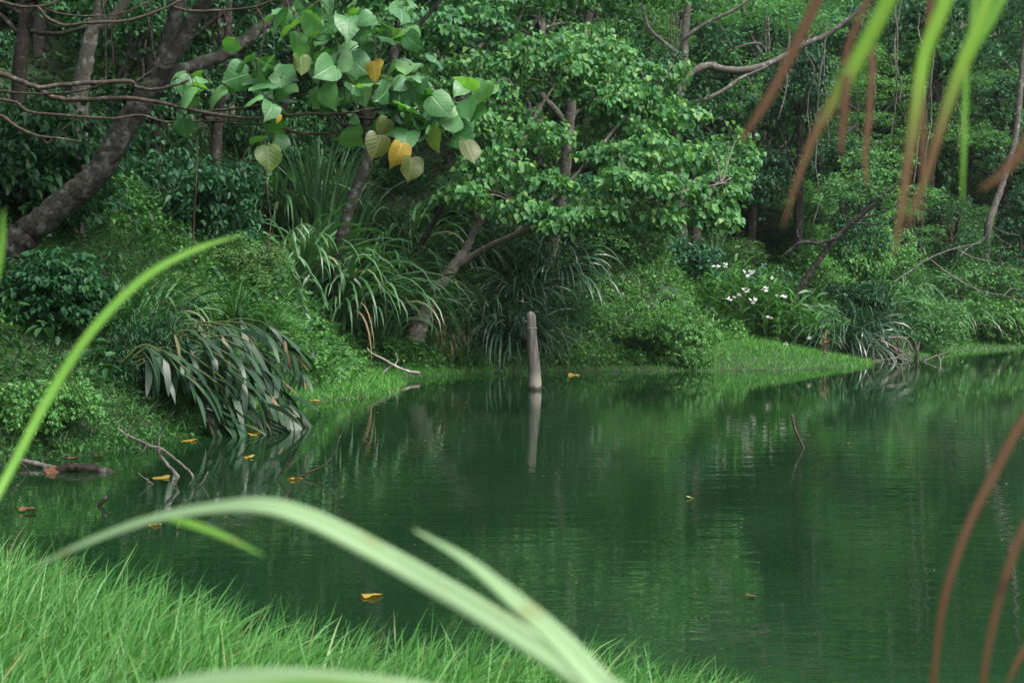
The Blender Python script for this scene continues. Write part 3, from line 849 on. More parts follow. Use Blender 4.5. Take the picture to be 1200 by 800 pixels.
# small slim trunk far right
b8 = G(1150, 55)
hero_tree('slender_tree', 'slender pale trunk in the dark gap at the right', 'tree', b8,
          [([b8 - [0, 0, .2]] + [P(a, b, 54) for a, b in [(1157, 272), (1166, 240), (1178, 205), (1190, 160), (1196, 100), (1202, 20), (1210, -40)]], [.16, .14, .13, .12, .11, .10, .08, .05])], [],
          lump_px([(1180, -10, 60, 30, 54), (1220, 20, 50, 26, 54), (1185, 60, 40, 18, 56)]), M['blue'], M['barkl'], .2, OVATE, 8, 6, (0, 1.0), seed=15)


# ------------------------------------------------------------------ the near heart-leaved tree reaching in from the left
def heart_leaf(rg, p, T, N, S):
    """one big heart shaped leaf: lobes at the stalk, a drawn-out tip, folded and wavy"""
    ys = np.array([-.14, -.02, .14, .34, .55, .76, .90, 1.02])
    ws = np.array([.24, .43, .52, .54, .48, .31, .12, .0])
    V, U = [], []
    curl = rg.uniform(-.65, .05); fold = rg.uniform(-.08, .5); wav = rg.uniform(.01, .09); tw = rg.normal(0, .25); ph = rg.uniform(0, 6)
    for y, w in zip(ys, ws):
        for k in (-1, -.5, 0, .5, 1):
            yy = y
            if y < 0:
                yy = y * (abs(k) ** 1.0) if abs(k) < 1 else y * .55
            x = w * k
            z = fold * abs(x) + curl * max(y, 0) ** 2 + wav * math.sin(ph + y * 9 + k * 2) * abs(k) - .2 * abs(k) ** 3 * w + tw * x * max(y, 0)
            V.append((x, yy, z)); U.append((x, yy))
    V = np.array(V)
    T = norm(T); B = norm(np.cross(T, N)); N = np.cross(B, T)
    V = p + S * (V[:, :1] * B + V[:, 1:2] * T + V[:, 2:] * N)
    i_ = np.arange(7)[:, None] * 5; j_ = np.arange(4)[None]
    F_ = np.stack([i_ + j_, i_ + j_ + 1, i_ + j_ + 6, i_ + j_ + 5], -1).reshape(-1, 4)
    return (V, F_), np.array(U)


rg = np.random.default_rng(21)
DN = 13.5
hb = np.array([-7.6, 13.4, float(H(-7.6, 13.4))])
ht = thing('heart_leaved_tree', 'near tree reaching in from the left with thin brown branches and big heart shaped leaves', 'tree', hb)
fk = P(-90, 95, DN)
Cc, O = lump_points(rg, [(-9.5, 12.5, 7.5, 2.6, 2.4, 1.2), (-8, 15.5, 7.7, 2.4, 2.2, 1.1), (-10.5, 17, 8, 2.8, 2.4, 1.2), (-7.5, 9.5, 7.6, 2.3, 2, 1.1)], 6, -.9)
MB().add(cluster_leaves(rg, Cc, O, 5, .3, .2, (.2, 1.2), HEART)).build('crown', M['mid'], ht)
MB().add(tube([hb - [0, 0, .3], hb + [.1, 0, 1.2], hb + [.35, .05, 2.4], fk + [-.9, 0, -.3], fk + [-.5, 0, .5], fk + [-.3, .2, 1.8]], [.2, .18, .15, .13, .1, .05], 10, 7, .05, rg)).add(tube([fk + [-.5, 0, .5], fk + [-.4, .5, 2.2], fk + [.3, .6, 4]], [.1, .08, .04], 8)).add(tube([fk + [-.5, 0, .5], fk + [-1.6, .2, 2.2], fk + [-2.6, -.4, 3.4]], [.1, .08, .04], 8)).build('trunk', M['barkd'], ht, True)
Q = lambda rows, D=DN: [P(a, b, D) for a, b in rows]
brs = [
    ([(-90, 85), (-20, 82), (20, 94), (45, 102), (90, 98), (150, 95), (158, 101), (178, 105), (205, 100), (222, 94)], 5.2, 2),
    ([(42, 103), (66, 115), (105, 117), (145, 115), (190, 121), (235, 131), (300, 139), (352, 134), (400, 133), (445, 126)], 4.6, 1.6),
    ([(-60, 105), (0, 107), (40, 110), (85, 108), (108, 103), (125, 96)], 2.6, 1),
    ([(-60, 112), (0, 117), (20, 121), (34, 131), (75, 135), (130, 139), (165, 135), (195, 143), (250, 142), (300, 146), (330, 138)], 3.2, 1.4),
    ([(-50, 118), (0, 135), (22, 150), (44, 159), (75, 163), (94, 166)], 3.0, 1.4),
    ([(48, 160), (56, 168), (66, 158), (84, 144), (97, 134), (104, 120)], 1.6, .8),
    ([(-40, -6), (0, 2), (26, 8), (45, 8), (60, 4), (80, -6)], 3.0, 1.8),
    ([(44, 9), (58, 23), (78, 30), (105, 27), (150, 24), (185, 13), (212, 0), (222, -12)], 3.2, 1.8),
    ([(52, 10), (75, 17), (110, 19), (145, 15), (178, 0)], 1.8, 1),
    ([(203, 8), (225, 13), (262, 12), (300, 8), (330, -4)], 2.4, 1.4),
    ([(262, 12), (268, 35), (278, 48), (283, 57)], 1.3, .8),
    ([(235, 131), (280, 127), (320, 121), (350, 112), (385, 108), (430, 90)], 2.4, 1.0),
    ([(400, 133), (440, 140), (470, 132), (500, 126), (540, 116), (566, 112)], 2.6, 1.0),
    ([(330, 150), (358, 157), (400, 155), (428, 148), (440, 138), (452, 120)], 2.6, 1.4),
    ([(330, -10), (345, 25), (362, 60), (380, 84), (410, 92), (440, 70), (460, 40)], 3.0, 1.2),
    ([(300, 8), (310, 30), (306, 60), (300, 85)], 2.0, 1.0),
    ([(380, 84), (420, 82), (455, 94), (490, 108)], 2.2, 1.0),
    ([(160, 95), (176, 84), (190, 76), (206, 72)], 1.2, .6)]
for rows_, w0, w1 in brs:
    nq = len(rows_)
    dd = DN + rg.normal(0, .25)
    pts = [P(a, b, dd + .05 * math.sin(i_ * 1.3)) for i_, (a, b) in enumerate(rows_)]
    MB().add(tube(pts, list(np.linspace(w0, w1, nq) * .72 * DN / FPX), 7, 6, .06, rg, .12)).build('branch', M['twig'], ht, True)
# leaves: px, py of the cluster, spread in px, count
cl = [(222, 92, 16, 5), (218, 130, 8, 1), (245, 100, 12, 2), (298, 75, 26, 10), (312, 98, 20, 7), (325, 125, 14, 4), (318, 160, 6, 2), (345, 22, 22, 7), (375, 8, 24, 8), (365, 58, 18, 4),
      (395, 66, 18, 5), (412, 20, 16, 5), (452, 30, 20, 6), (478, 8, 14, 4), (402, 100, 20, 5), (385, 104, 14, 4), (440, 92, 20, 5), (468, 112, 22, 7), (485, 92, 18, 6), (458, 132, 22, 7), (500, 108, 20, 6), (510, 132, 18, 5),
      (490, 150, 20, 6), (535, 122, 16, 4), (560, 104, 14, 4), (420, 118, 18, 4), (548, 130, 14, 3), (430, 58, 20, 4), (475, 45, 14, 3), (360, 40, 20, 4)]
mb = MB()
stalks = MB()
for px, py, s_, n_ in cl:
    for _ in range(int(n_ * 1.35 + .5)):
        c = P(px + rg.normal(0, s_ * .75), py + rg.normal(0, s_ * .62), DN + rg.normal(0, .22))
        T = np.array([rg.normal(0, .75), rg.normal(-.3, .7), rg.uniform(-1.1, .15)])
        N = np.array([rg.normal(0, .65), rg.uniform(-1.0, .35), rg.uniform(.1, 1.1)])
        S = rg.uniform(.15, .265)
        vf, uv = heart_leaf(rg, c, T, N, S)
        mb.add(vf, uv)
        e = P(px, py - s_ * .3, DN)
        stalks.add(tube([e, (e + c) / 2 + [0, 0, .04], c], [.004, .0035, .003], 5, 4))
mb.build('foliage', M['heart'], ht, True)
stalks.build('leaf_stalks', M['cane'], ht, True)
for px, py, S, tx, tz, mat in [(438, 72, .30, .1, -1, 'hearty'), (470, 168, .33, -.1, -1, 'hearty'), (446, 158, .36, -.3, -1, 'hearto'), (545, 166, .34, .4, -1, 'hearto'), (326, 134, .12, .2, -1, 'hearty'),
                               (482, 185, .34, .0, -1, 'hearto'), (508, 150, .34, .05, -1, 'olivg'), (314, 172, .34, .1, -1, 'olivg'), (455, 140, .26, -.4, -.8, 'hearto'), (352, 64, .3, .1, -1, 'olivg')]:
    vf, uv = heart_leaf(rg, P(px, py, DN - .35), np.array([tx, -.2, tz]), np.array([rg.normal(0, .9), -.8, rg.normal(.2, .3)]), S * .68)
    o = MB().add(vf, uv).build('yellow_leaf' if mat == 'hearty' else 'yellowing_leaf', M[mat], ht, True)

# ------------------------------------------------------------------ prototypes of bushes, clumps and trees
def proto_bush(name, cat, seed, mat, leaf, tp, dens, nl, droop, nl_lumps=9, flat=.75, stems=True, spread=.1):
    rg = np.random.default_rng(seed)
    lumps = [(0, 0, .35 * flat, .7, .7, .75 * flat)]
    for k in range(nl_lumps):
        a = rg.uniform(0, 6.28); r_ = rg.uniform(.35, .8); z = rg.uniform(.1, .95) * flat * (1.1 - .5 * r_)
        q = rg.uniform(.25, .45)
        lumps.append((math.cos(a) * r_, math.sin(a) * r_, z, q, q, q * .75))
    root = thing(name, '', cat)
    Cc, O = lump_points(rg, lumps, dens, -.3)
    Cc[:, 2] = np.maximum(Cc[:, 2], -.05)
    fo = MB().add(cluster_leaves(rg, Cc, O, nl, leaf, spread, droop, tp, .45))
    # long stray shoots and grass blades growing through the bush
    mb = MB()
    for k in range(16):
        a = rg.uniform(0, 6.28); q = rg.uniform(.5, 1.0); e_ = rg.uniform(.5, 1.2) * flat
        p0 = np.array([math.cos(a) * q * .6, math.sin(a) * q * .6, e_ * .7]); p1 = p0 + np.array([math.cos(a + .4) * .3, math.sin(a + .4) * .3, rg.uniform(.05, .45)])
        p2 = p1 + np.array([math.cos(a + .8) * .22, math.sin(a + .8) * .22, rg.uniform(-.2, .1)])
        mb.add(tube([p0, p1, p2], [.008, .006, .003], 4, 4))
        f_ = np.linspace(0, 1, 7)[:, None]
        sh = p0 * (1 - f_) ** 2 + 2 * p1 * f_ * (1 - f_) + p2 * f_ ** 2
        fo.add(cluster_leaves(rg, sh, np.tile([0, 0, 1.0], (7, 1)), 3, leaf * 1.15, .05, (-.3, .9), tp, .5))
    gb_ = np.column_stack([rg.uniform(-.75, .75, (34, 2)), rg.uniform(0, .35, 34)])
    fo.add(blades(rg, gb_, rg.uniform(0, 6.28, 34), rg.uniform(.5, 1.0, 34), rg.uniform(.9, 1.5, 34), rg.uniform(.6, 1.9, 34), .018, 5))
    fo.build('foliage', mat, root)
    for k in range(9):
        a = rg.uniform(0, 6.28); q = rg.uniform(.3, .75)
        mb.add(tube([(0, 0, -.15), (math.cos(a) * q * .4, math.sin(a) * q * .4, .35 * flat), (math.cos(a) * q, math.sin(a) * q, rg.uniform(.5, .95) * flat)], [.022, .016, .006], 5, 4))
    mb.build('stem', M['barkd'], root, True)
    return Kind(root)


KB = {
    'vine': proto_bush('vine_covered_bush', 'bush', 31, M['creep'], .075, HEART, 55, 6, (.2, 1.2), 10, .6, spread=.05),
    'vine2': proto_bush('vine_covered_bush', 'bush', 32, M['creep'], .07, OVATE, 60, 6, (.1, 1.1), 12, .5, spread=.05),
    'round': proto_bush('round_bush', 'bush', 33, M['blue'], .12, OVATE, 34, 6, (-.1, .8), 10, .85, spread=.08),
    'fine': proto_bush('feathery_bush', 'bush', 34, M['fine'], .085, FINE, 36, 10, (-.3, .7), 9, .75, spread=.09),
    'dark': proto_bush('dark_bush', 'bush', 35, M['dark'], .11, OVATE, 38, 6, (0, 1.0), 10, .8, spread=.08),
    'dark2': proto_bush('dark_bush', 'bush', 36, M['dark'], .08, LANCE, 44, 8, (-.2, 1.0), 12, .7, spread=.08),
}


def proto_clump(name, cat, seed, n_, mat, length, width, e0, droop, base=.12, segs=7, power=1.5, dead=0):
    rg = np.random.default_rng(seed)
    root = thing(name, '', cat)
    az = rg.uniform(0, 6.28, n_)
    b_ = np.column_stack([np.cos(az), np.sin(az), np.zeros(n_)]) * rg.uniform(.1, 1, (n_, 1)) * base
    b_[:, 2] = rg.uniform(-.05, .12, n_)
    MB().add(blades(rg, b_, az, length * rg.uniform(.55, 1.15, n_), rg.uniform(e0[0], e0[1], n_), rg.uniform(droop[0], droop[1], n_), width * rg.uniform(.7, 1.2, n_), segs, power)).build('leaves', mat, root)
    if dead:
        az = rg.uniform(0, 6.28, dead)
        b_ = np.column_stack([np.cos(az) * base, np.sin(az) * base, np.full(dead, .1)])
        MB().add(blades(rg, b_, az, length * rg.uniform(.5, .9, dead), rg.uniform(.5, 1.2, dead), rg.uniform(1.6, 2.8, dead), width * .45, segs, 1.1)).build('dead_leaves', M['tan'], root)
    return Kind(root)


KC = {
    'arch': proto_clump('arching_grass', 'grass clump', 41, 135, M['strap'], 1.7, .06, (.8, 1.5), (1.7, 3.0), .26, 9, 1.5, 4),
    'up': proto_clump('tall_grass', 'grass clump', 42, 150, M['strap'], 1.7, .045, (1.15, 1.5), (.2, 1.6), .28, 7, 2.2),
    'strap': proto_clump('strap_leaved_plant', 'plant', 43, 190, M['strapd'], 1.5, .036, (.4, 1.4), (1.5, 2.9), .18, 9, 1.2, 5),
    'fern': proto_clump('broad_grass', 'grass clump', 44, 150, M['weed'], 1.0, .035, (.6, 1.5), (.8, 2.2), .2, 6, 1.4),
}


def proto_tree(name, seed, mat, bark, ht, Rr, leaf, tp, dens, nl, droop, nlump=16, flat=.6, spread=.16, zc=.62, vine=False):
    rg = np.random.default_rng(seed)
    root = thing(name, '', 'tree')
    lumps = []
    for k in range(nlump):
        d = norm(rg.normal(0, 1, 3)); d[2] = abs(d[2]) * 1.25 - .72
        f = rg.uniform(.55, .95)
        q = Rr * rg.uniform(.26, .42)
        lumps.append((d[0] * Rr * f, d[1] * Rr * f, ht * zc + d[2] * ht * .42 * (1.0 if not vine else 1.35), q, q, q * flat * (1 if not vine else 2.0)))
    Cc, O = lump_points(rg, lumps, dens, -.25)
    mb = MB()
    lean = rg.normal(0, .4, 2)
    top = np.array([lean[0], lean[1], ht * .72])
    mb.add(tube([(0, 0, -.8), (lean[0] * .3, lean[1] * .3, ht * .25), (lean[0] * .8, lean[1] * .6, ht * .5), top], [.2, .16, .13, .06], 8, 6, .05, rg, .06))
    for l in lumps:
        f = rg.uniform(.35, .9); s_ = np.array([lean[0] * f, lean[1] * f, ht * .72 * f])
        c = np.array(l[:3]); mid = (s_ + c) / 2 + rg.normal(0, .25, 3)
        mb.add(tube([s_, mid, c], [.07, .05, .015], 6, 5, 0, rg, .2))
    mb.build('trunk', bark, root, True)
    MB().add(cluster_leaves(rg, Cc, O, nl, leaf, spread, droop, tp)).build('crown', mat, root)
    return Kind(root)


KT = {
    'broad': proto_tree('broadleaf_tree', 51, M['mid'], M['barkl'], 8, 2.6, .19, OVATE, 7, 6, (.1, 1.1)),
    'broad2': proto_tree('broadleaf_tree', 52, M['blue'], M['bark'], 9, 2.8, .18, OVATE, 7, 6, (0, 1.0), 18),
    'feather': proto_tree('feathery_tree', 53, M['fine'], M['barkl'], 8.5, 2.9, .16, FINE, 6.5, 9, (-.2, .8), 18, .42),
    'feather2': proto_tree('feathery_tree', 54, M['fine'], M['bark'], 7.5, 2.6, .14, FINE, 7, 9, (-.3, .7), 16, .4),
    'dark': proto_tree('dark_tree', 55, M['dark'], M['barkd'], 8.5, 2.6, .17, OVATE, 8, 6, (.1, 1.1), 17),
    'vine': proto_tree('vine_draped_tree', 56, M['dark'], M['barkd'], 8.5, 1.9, .15, HEART, 9, 6, (.4, 1.4), 18, .7, vine=True),
}

# ------------------------------------------------------------------ bushes on the banks, one by one
def bush(k, px, D, wpx, hpx, label, dz=0.0, group=None):
    b_ = G(px, D)
    s = wpx / 2 * D / FPX
    root = KB[k].root
    zt = {'vine': .82, 'vine2': .75, 'round': 1.1, 'fine': 1.0, 'dark': 1.05, 'dark2': .95}[k]
    return KB[k].put(b_ + [0, 0, dz], R.uniform(0, 6.28), (s, s, min(max(hpx * D / FPX / zt, .7 * s), 1.35 * s)), label, group)


bush('vine', 785, 36.8, 110, 46, 'creeper covered mound with a dark hollow at its right foot, behind the grassy spit')
bush('vine2', 812, 36.1, 56, 50, 'small dark creeper mound where the bright grassy spit begins')
bush('round', 882, 44.8, 112, 96, 'rounded dense bush with small dark leaves above the white flowers')
bush('round', 800, 43.5, 90, 70, 'rounded shrub left of the white flowers under the light green crown')
bush('fine', 955, 43.8, 80, 60, 'leafy green shrub sloping down right of the white flowers')
bush('fine', 1072, 45, 120, 105, 'feathery domed bush at the water edge above the driftwood tangle')
bush('dark', 1008, 43.5, 80, 130, 'dark creeper hung shrub right of the thin leaning tree')
bush('vine', 1150, 51, 110, 60, 'low creeper mound on the far right shore')
bush('vine2', 1198, 51.5, 70, 84, 'dark green bush on the far right shore at the picture edge')
bush('fine', 1130, 52, 120, 90, 'straggly shrub under the fallen bare branches at the right')
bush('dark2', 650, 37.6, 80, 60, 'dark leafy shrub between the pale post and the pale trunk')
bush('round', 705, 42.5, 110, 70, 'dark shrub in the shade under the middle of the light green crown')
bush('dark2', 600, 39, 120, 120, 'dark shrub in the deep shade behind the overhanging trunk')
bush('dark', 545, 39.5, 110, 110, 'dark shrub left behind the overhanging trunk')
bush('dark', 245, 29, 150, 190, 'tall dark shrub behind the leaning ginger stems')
bush('fine', 285, 28, 90, 130, 'leafy green shrub left of the tall grass')
bush('fine', 215, 25, 80, 70, 'yellowish green shrub right of the foot of the leaning trunk')
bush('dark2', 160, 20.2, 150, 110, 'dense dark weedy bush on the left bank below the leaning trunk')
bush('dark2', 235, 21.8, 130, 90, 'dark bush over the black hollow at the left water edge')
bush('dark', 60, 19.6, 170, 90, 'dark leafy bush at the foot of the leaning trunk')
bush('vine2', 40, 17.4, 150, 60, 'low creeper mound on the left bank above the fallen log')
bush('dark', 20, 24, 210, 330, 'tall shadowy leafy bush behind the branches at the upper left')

# ------------------------------------------------------------------ arching grasses
def clump(k, px, py, D, hpx, label, group=None, rz=None):
    p = P(px, py, D); g_ = G(px, D)
    p[2] = g_[2] + .05
    s = hpx * D / FPX / {'arch': 1.15, 'up': 1.6, 'strap': 1.0, 'fern': .8}[k]
    return KC[k].put(p, R.uniform(0, 6.28) if rz is None else rz, s, label, group)


clump('up', 372, 300, 35.6, 140, 'tall upright bright grass clump in the middle of the left bank')
clump('up', 404, 290, 36.2, 115, 'upper tall grass clump behind the upright bright one')
clump('arch', 398, 330, 34.0, 118, 'large clump of arching grey green leaves hanging down below the tall grass')
clump('arch', 436, 325, 34.4, 104, 'arching grey green clump right of the large one')
clump('arch', 352, 335, 33.2, 100, 'arching grey green clump left of the large one')
clump('arch', 455, 300, 36.6, 92, 'arching grass clump beside the thin leaning stem')
clump('arch', 328, 255, 36, 90, 'arching grass half hidden behind the hanging yellow green leaf')
clump('arch', 478, 250, 38, 90, 'dim arching grass below the yellowing leaves')
clump('strap', 590, 400, 36, 78, 'dark strap leaved plant hanging to the water left of the pale post')
clump('strap', 612, 405, 36.2, 62, 'dark strap leaved plant half behind the pale post')
clump('strap', 575, 350, 37, 62, 'dark strap leaved plant in the shade under the forked trunk')
clump('strap', 610, 330, 38, 66, 'dark strap leaved plant higher in the shade near the pale trunk')
clump('strap', 655, 310, 39.5, 70, 'strap leaved plant right of the pale trunk')
clump('strap', 540, 330, 38.5, 60, 'shadowed strap leaved plant between the forked limbs')
clump('up', 755, 320, 43, 60, 'upright grass clump on the bank left of the rounded bushes')
clump('up', 785, 300, 44, 50, 'small upright grass above the creeper mounds')
clump('strap', 988, 385, 41.5, 66, 'tall arching grass at the shore between spit and driftwood')
clump('strap', 1008, 372, 42.5, 62, 'arching grass behind the driftwood tangle')
clump('arch', 958, 395, 41, 36, 'arching grass right beside the dry tan plant')
clump('arch', 1120, 345, 50, 52, 'arching grass under the fallen bare branches')
clump('arch', 1150, 350, 51, 50, 'arching grass right under the fallen bare branches')
clump('arch', 1090, 330, 49, 46, 'arching grass above the domed feathery bush')
clump('arch', 1060, 305, 50, 44, 'arching grass in the gap below the hanging brown leaf tips')
clump('up', 835, 160, 48, 50, 'grass clump on the slope under the curved bare branch')
clump('fern', 150, 240, 22, 80, 'pale grass clump behind the leaning trunk')
clump('arch', 180, 260, 23, 80, 'half dry arching grass right of the leaning trunk')
clump('fern', 275, 370, 26, 50, 'grass clump on the bank above the ginger stems')
clump('fern', 315, 385, 27, 40, 'small grass clump at the edge of the left shelf')
clump('fern', 452, 400, 34, 46, 'grass clump above the white fallen branch')
clump('fern', 545, 415, 34.8, 30, 'short grass clump at the water right of the white fallen branch')

rg = np.random.default_rng(55)
for px, D, w_, lab in [(482, 35.3, .5, 'dry tan grass hanging down the bank left of the overhanging trunk'), (530, 35.0, .45, 'thin dry stalks on the bank at the foot of the overhanging trunk')]:
    b_ = G(px, D)
    n_ = 46
    q_ = b_ + np.column_stack([rg.normal(0, w_ * .5, n_), rg.normal(0, .2, n_), rg.uniform(.2, 1.0, n_)])
    tag(MB().add(blades(rg, q_, rg.normal(-1.57, .8, n_), rg.uniform(.5, 1.2, n_), rg.uniform(-.4, .6, n_), rg.uniform(.8, 1.8, n_), .018, 6, 1.0)).build('dry_grass', M['tan']), lab, 'dry grass')

# ------------------------------------------------------------------ white ginger lily bush
rg = np.random.default_rng(61)
lb = G(895, 41)
lil = thing('white_ginger_lily', 'flowering bush with long bright leaves and white blossoms on the right bank', 'flowering plant', lb)
mbs, mbl = MB(), MB()
for k in range(110):
    px = rg.uniform(825, 985); D = rg.uniform(40.6, 43.0)
    b_ = G(px, D); topy = np.interp(px, [825, 850, 880, 920, 950, 985], [312, 304, 316, 328, 352, 385]) + rg.uniform(0, 34)
    tp_ = P(px + rg.normal(4, 8), topy, D - .3)
    if tp_[2] < b_[2] + .3:
        continue
    mbs.add(tube([b_ - [0, 0, .1], (b_ + tp_) / 2 + rg.normal(0, .06, 3), tp_], [.012, .01, .005], 5, 4))
    n_ = 12
    f = np.linspace(.15, 1, n_)[:, None]
    a0 = rg.uniform(0, 6.28)
    az = a0 + (np.arange(n_) % 2) * math.pi + rg.normal(0, .4, n_)
    mbl.add(blades(rg, b_ * (1 - f) + tp_ * f, az, rg.uniform(.35, .6, n_), rg.uniform(.5, 1.1, n_), rg.uniform(.5, 1.5, n_), .085, 4, 1.4, wprof='lance'))
mbs.build('stem', M['cane'], lil, True)
mbl.build('foliage', M['lily'], lil)
for px, py, s_ in [(840, 312, 1), (850, 312, .7), (877, 322, 1.2), (881, 319, .8), (904, 326, .6), (874, 341, 1), (898, 339, 1.1), (864, 349, 1.2), (855, 352, .8), (884, 352, 1.2), (910, 347, .7), (917, 348, .9), (902, 372, .8), (948, 397, .7), (921, 404, .6)]:
    mb = MB()
    c = P(px, py, 40.3)
    n_ = 9
    az = rg.uniform(0, 6.28, n_)
    mb.add(blades(rg, c + rg.normal(0, .035, (n_, 3)) * s_, az, .105 * s_, rg.uniform(-.2, 1.3, n_), rg.uniform(.3, 1.2, n_), .085 * s_, 4, 1.2, wprof='lance'))
    mb.build('flower', M['petal'], lil)

# dry tan plant beside it
b_ = G(967, 38.4)
o = thing('dry_plant', 'dead tan fern-like plant standing on the grassy spit', 'plant', b_)
n_ = 60
az = rg.uniform(0, 6.28, n_)
f = rg.uniform(.15, 1, (n_, 1))
MB().add(blades(rg, b_ + np.array([0, 0, .75]) * f + rg.normal(0, .03, (n_, 3)), az, f[:, 0] * 0 + .26 * (1.2 - f[:, 0]), rg.uniform(.3, 1.2, n_), rg.uniform(.3, 1.2, n_), .03, 4, wprof='lance')).build('dry_leaves', M['tan'], o)
MB().add(tube([b_ - [0, 0, .1], b_ + [.03, 0, .75]], [.015, .006], 5)).build('stem', M['dead'], o, True)

# ------------------------------------------------------------------ leaning ginger stems over the water, left
rg = np.random.default_rng(71)
gb = G(190, 20.4)
gp = thing('leaning_ginger', 'dark long leaved stems leaning right from the left bank, leaves dipping in the water', 'plant', gb)
mbs, mbl, mbd = MB(), MB(), MB()
stems = [([(175, 395), (230, 385), (285, 405), (330, 445), (358, 492)], 20.4), ([(165, 400), (215, 395), (270, 425), (310, 465), (330, 500)], 20.0), ([(180, 385), (240, 372), (300, 388), (345, 430), (366, 480)], 20.9),
         ([(160, 410), (205, 410), (250, 440), (285, 478), (300, 502)], 19.7), ([(185, 390), (235, 388), (290, 418), (325, 460), (345, 500)], 20.2), ([(200, 380), (255, 372), (310, 372), (350, 395), (372, 425)], 21.4),
         ([(170, 400), (200, 398), (240, 425), (262, 460), (275, 495)], 19.6), ([(190, 388), (245, 380), (305, 402), (345, 455), (356, 496)], 20.6), ([(180, 395), (220, 400), (265, 445), (300, 480), (318, 503)], 19.9)]
stems += [([(a + rg.normal(0, 8), b + rg.normal(0, 7)) for a, b in q_], D_ + rg.normal(0, .3)) for q_, D_ in list(stems)]
for rows_, D in stems:
    pts = [P(a, b, D + rg.normal(0, .1)) for a, b in rows_]
    pts[0] = np.array([pts[0][0], pts[0][1], max(pts[0][2] - .2, .1)])
    pts = [q_ + np.array([-.26, 0, -.1]) for q_ in pts]
    c, r_ = spline(pts, [.02, .018, .014, .010, .005], 6)
    mbs.add(tube(pts, [.02, .018, .014, .010, .005], 6, 6))
    idx = np.linspace(4, len(c) - 1, 15).astype(int)
    b_ = c[idx]; n_ = len(b_)
    az = rg.normal(.0, .4, n_) + np.where(np.arange(n_) % 2, .1, -.7)
    mbl.add(blades(rg, b_, az, rg.uniform(.45, .85, n_), rg.uniform(-1.0, -.1, n_), rg.uniform(.4, 1.2, n_), rg.uniform(.065, .105, n_), 8, 1.0, .35, 'lance'))
    k = 2
    mbd.add(blades(rg, c[-6:-1:2], rg.normal(-.3, .6, 3), rg.uniform(.35, .5, 3), rg.uniform(-1.2, -.6, 3), .3, .05, 5, 1, .2, 'lance'))
mbs.build('stem', M['cane'], gp, True)
mbl.build('foliage', M['ginger'], gp)
mbd.build('dead_leaves', M['tan'], gp)
# small pale green frond standing above it
b_ = G(345, 26)
o = thing('pale_fern', 'small pale green pinnate frond just above the tips of the leaning stems', 'plant', b_)
mb, ms_ = MB(), MB()
for k in range(5):
    p0 = P(330 + 5 * k, 440 - 3 * k, 22.5); p1 = P(345 + rg.uniform(-6, 14), 385 + k * 9, 22.3)
    ms_.add(tube([b_ * 0 + p0 + [0, 0, -.25], p0, p1], [.012, .01, .004], 5))
    f = np.linspace(0, 1, 11)[:, None]
    for sgn in (0, math.pi):
        mb.add(blades(rg, p0 * (1 - f) + p1 * f, np.full(11, sgn) + rg.normal(0, .3, 11), .2, .35, .7, .035, 4, wprof='lance'))
ms_.build('stem', M['cane'], o, True)
mb.build('foliage', M['lily'], o)
# pinnate fronds hanging below the tall grass
o_b = G(330, 30.5)
o = thing('hanging_palm', 'small palm with pinnate grey green fronds drooping left below the tall grass', 'palm', o_b)
mb, ms_ = MB(), MB()
hub = P(330, 285, 30.2)
ms_.add(tube([o_b - [0, 0, .2], hub], [.05, .03], 6))
for rows_ in [[(330, 285), (350, 300), (368, 330), (378, 352)], [(330, 285), (318, 300), (322, 330), (338, 362)], [(330, 285), (300, 290), (288, 315), (284, 345)], [(330, 285), (345, 268), (360, 262), (378, 275)], [(330, 285), (310, 320), (300, 350), (296, 368)], [(330, 285), (338, 310), (350, 345), (355, 365)]]:
    pts = [P(a, b, 30 + rg.normal(0, .2)) for a, b in rows_]
    c, r_ = spline(pts, [.012, .01, .008, .004], 7)
    ms_.add(tube(pts, [.012, .01, .008, .004], 5, 6))
    cc = c[5:]
    for sgn in (-.4, math.pi + .4):
        mb.add(blades(rg, cc, np.full(len(cc), sgn) + rg.normal(0, .25, len(cc)), rg.uniform(.35, .5, len(cc)), -.6, .6, .05, 5, 1, wprof='lance'))
ms_.build('frond_stalks', M['cane'], o, True)
mb.build('fronds', M['strap'], o)

# ------------------------------------------------------------------ post, stick, logs, branches
D = 28.7
m, t, n, L = nodes('weathered_post')
tc = n('ShaderNodeTexCoord'); sz = n('ShaderNodeSeparateXYZ'); L(tc.outputs['Object'], sz.inputs[0])
nz = n('ShaderNodeTexNoise'); nz.inputs['Scale'].default_value = 14; nz.inputs['Detail'].default_value = 8
mp = n('ShaderNodeMapping'); mp.inputs['Scale'].default_value = (1.3, 1.3, .16); L(tc.outputs['Object'], mp.inputs[0]); L(mp.outputs[0], nz.inputs['Vector'])
r = ramp(n, [(.022, .022, .018), (.065, .06, .052), (.115, .107, .094)], [.3, .52, .75]); L(nz.outputs[0], r.inputs[0])
ad = n('ShaderNodeMath'); ad.operation = 'MULTIPLY_ADD'; ad.inputs[1].default_value = .16; L(nz.outputs[0], ad.inputs[0]); L(sz.outputs[2], ad.inputs[2])
tide = ramp(n, [(0, 0, 0), (.75, .75, .75), (.6, .6, .6), (0, 0, 0)], [.14, .20, .32, .5]); L(ad.outputs[0], tide.inputs[0])
wet_ = ramp(n, [(.12, .13, .10), (1, 1, 1)], [.09, .15]); L(ad.outputs[0], wet_.inputs[0])
mw = n('ShaderNodeMixRGB'); mw.blend_type = 'MULTIPLY'; mw.inputs[0].default_value = 1; L(r.outputs[0], mw.inputs[1]); L(wet_.outputs[0], mw.inputs[2])
r = mw
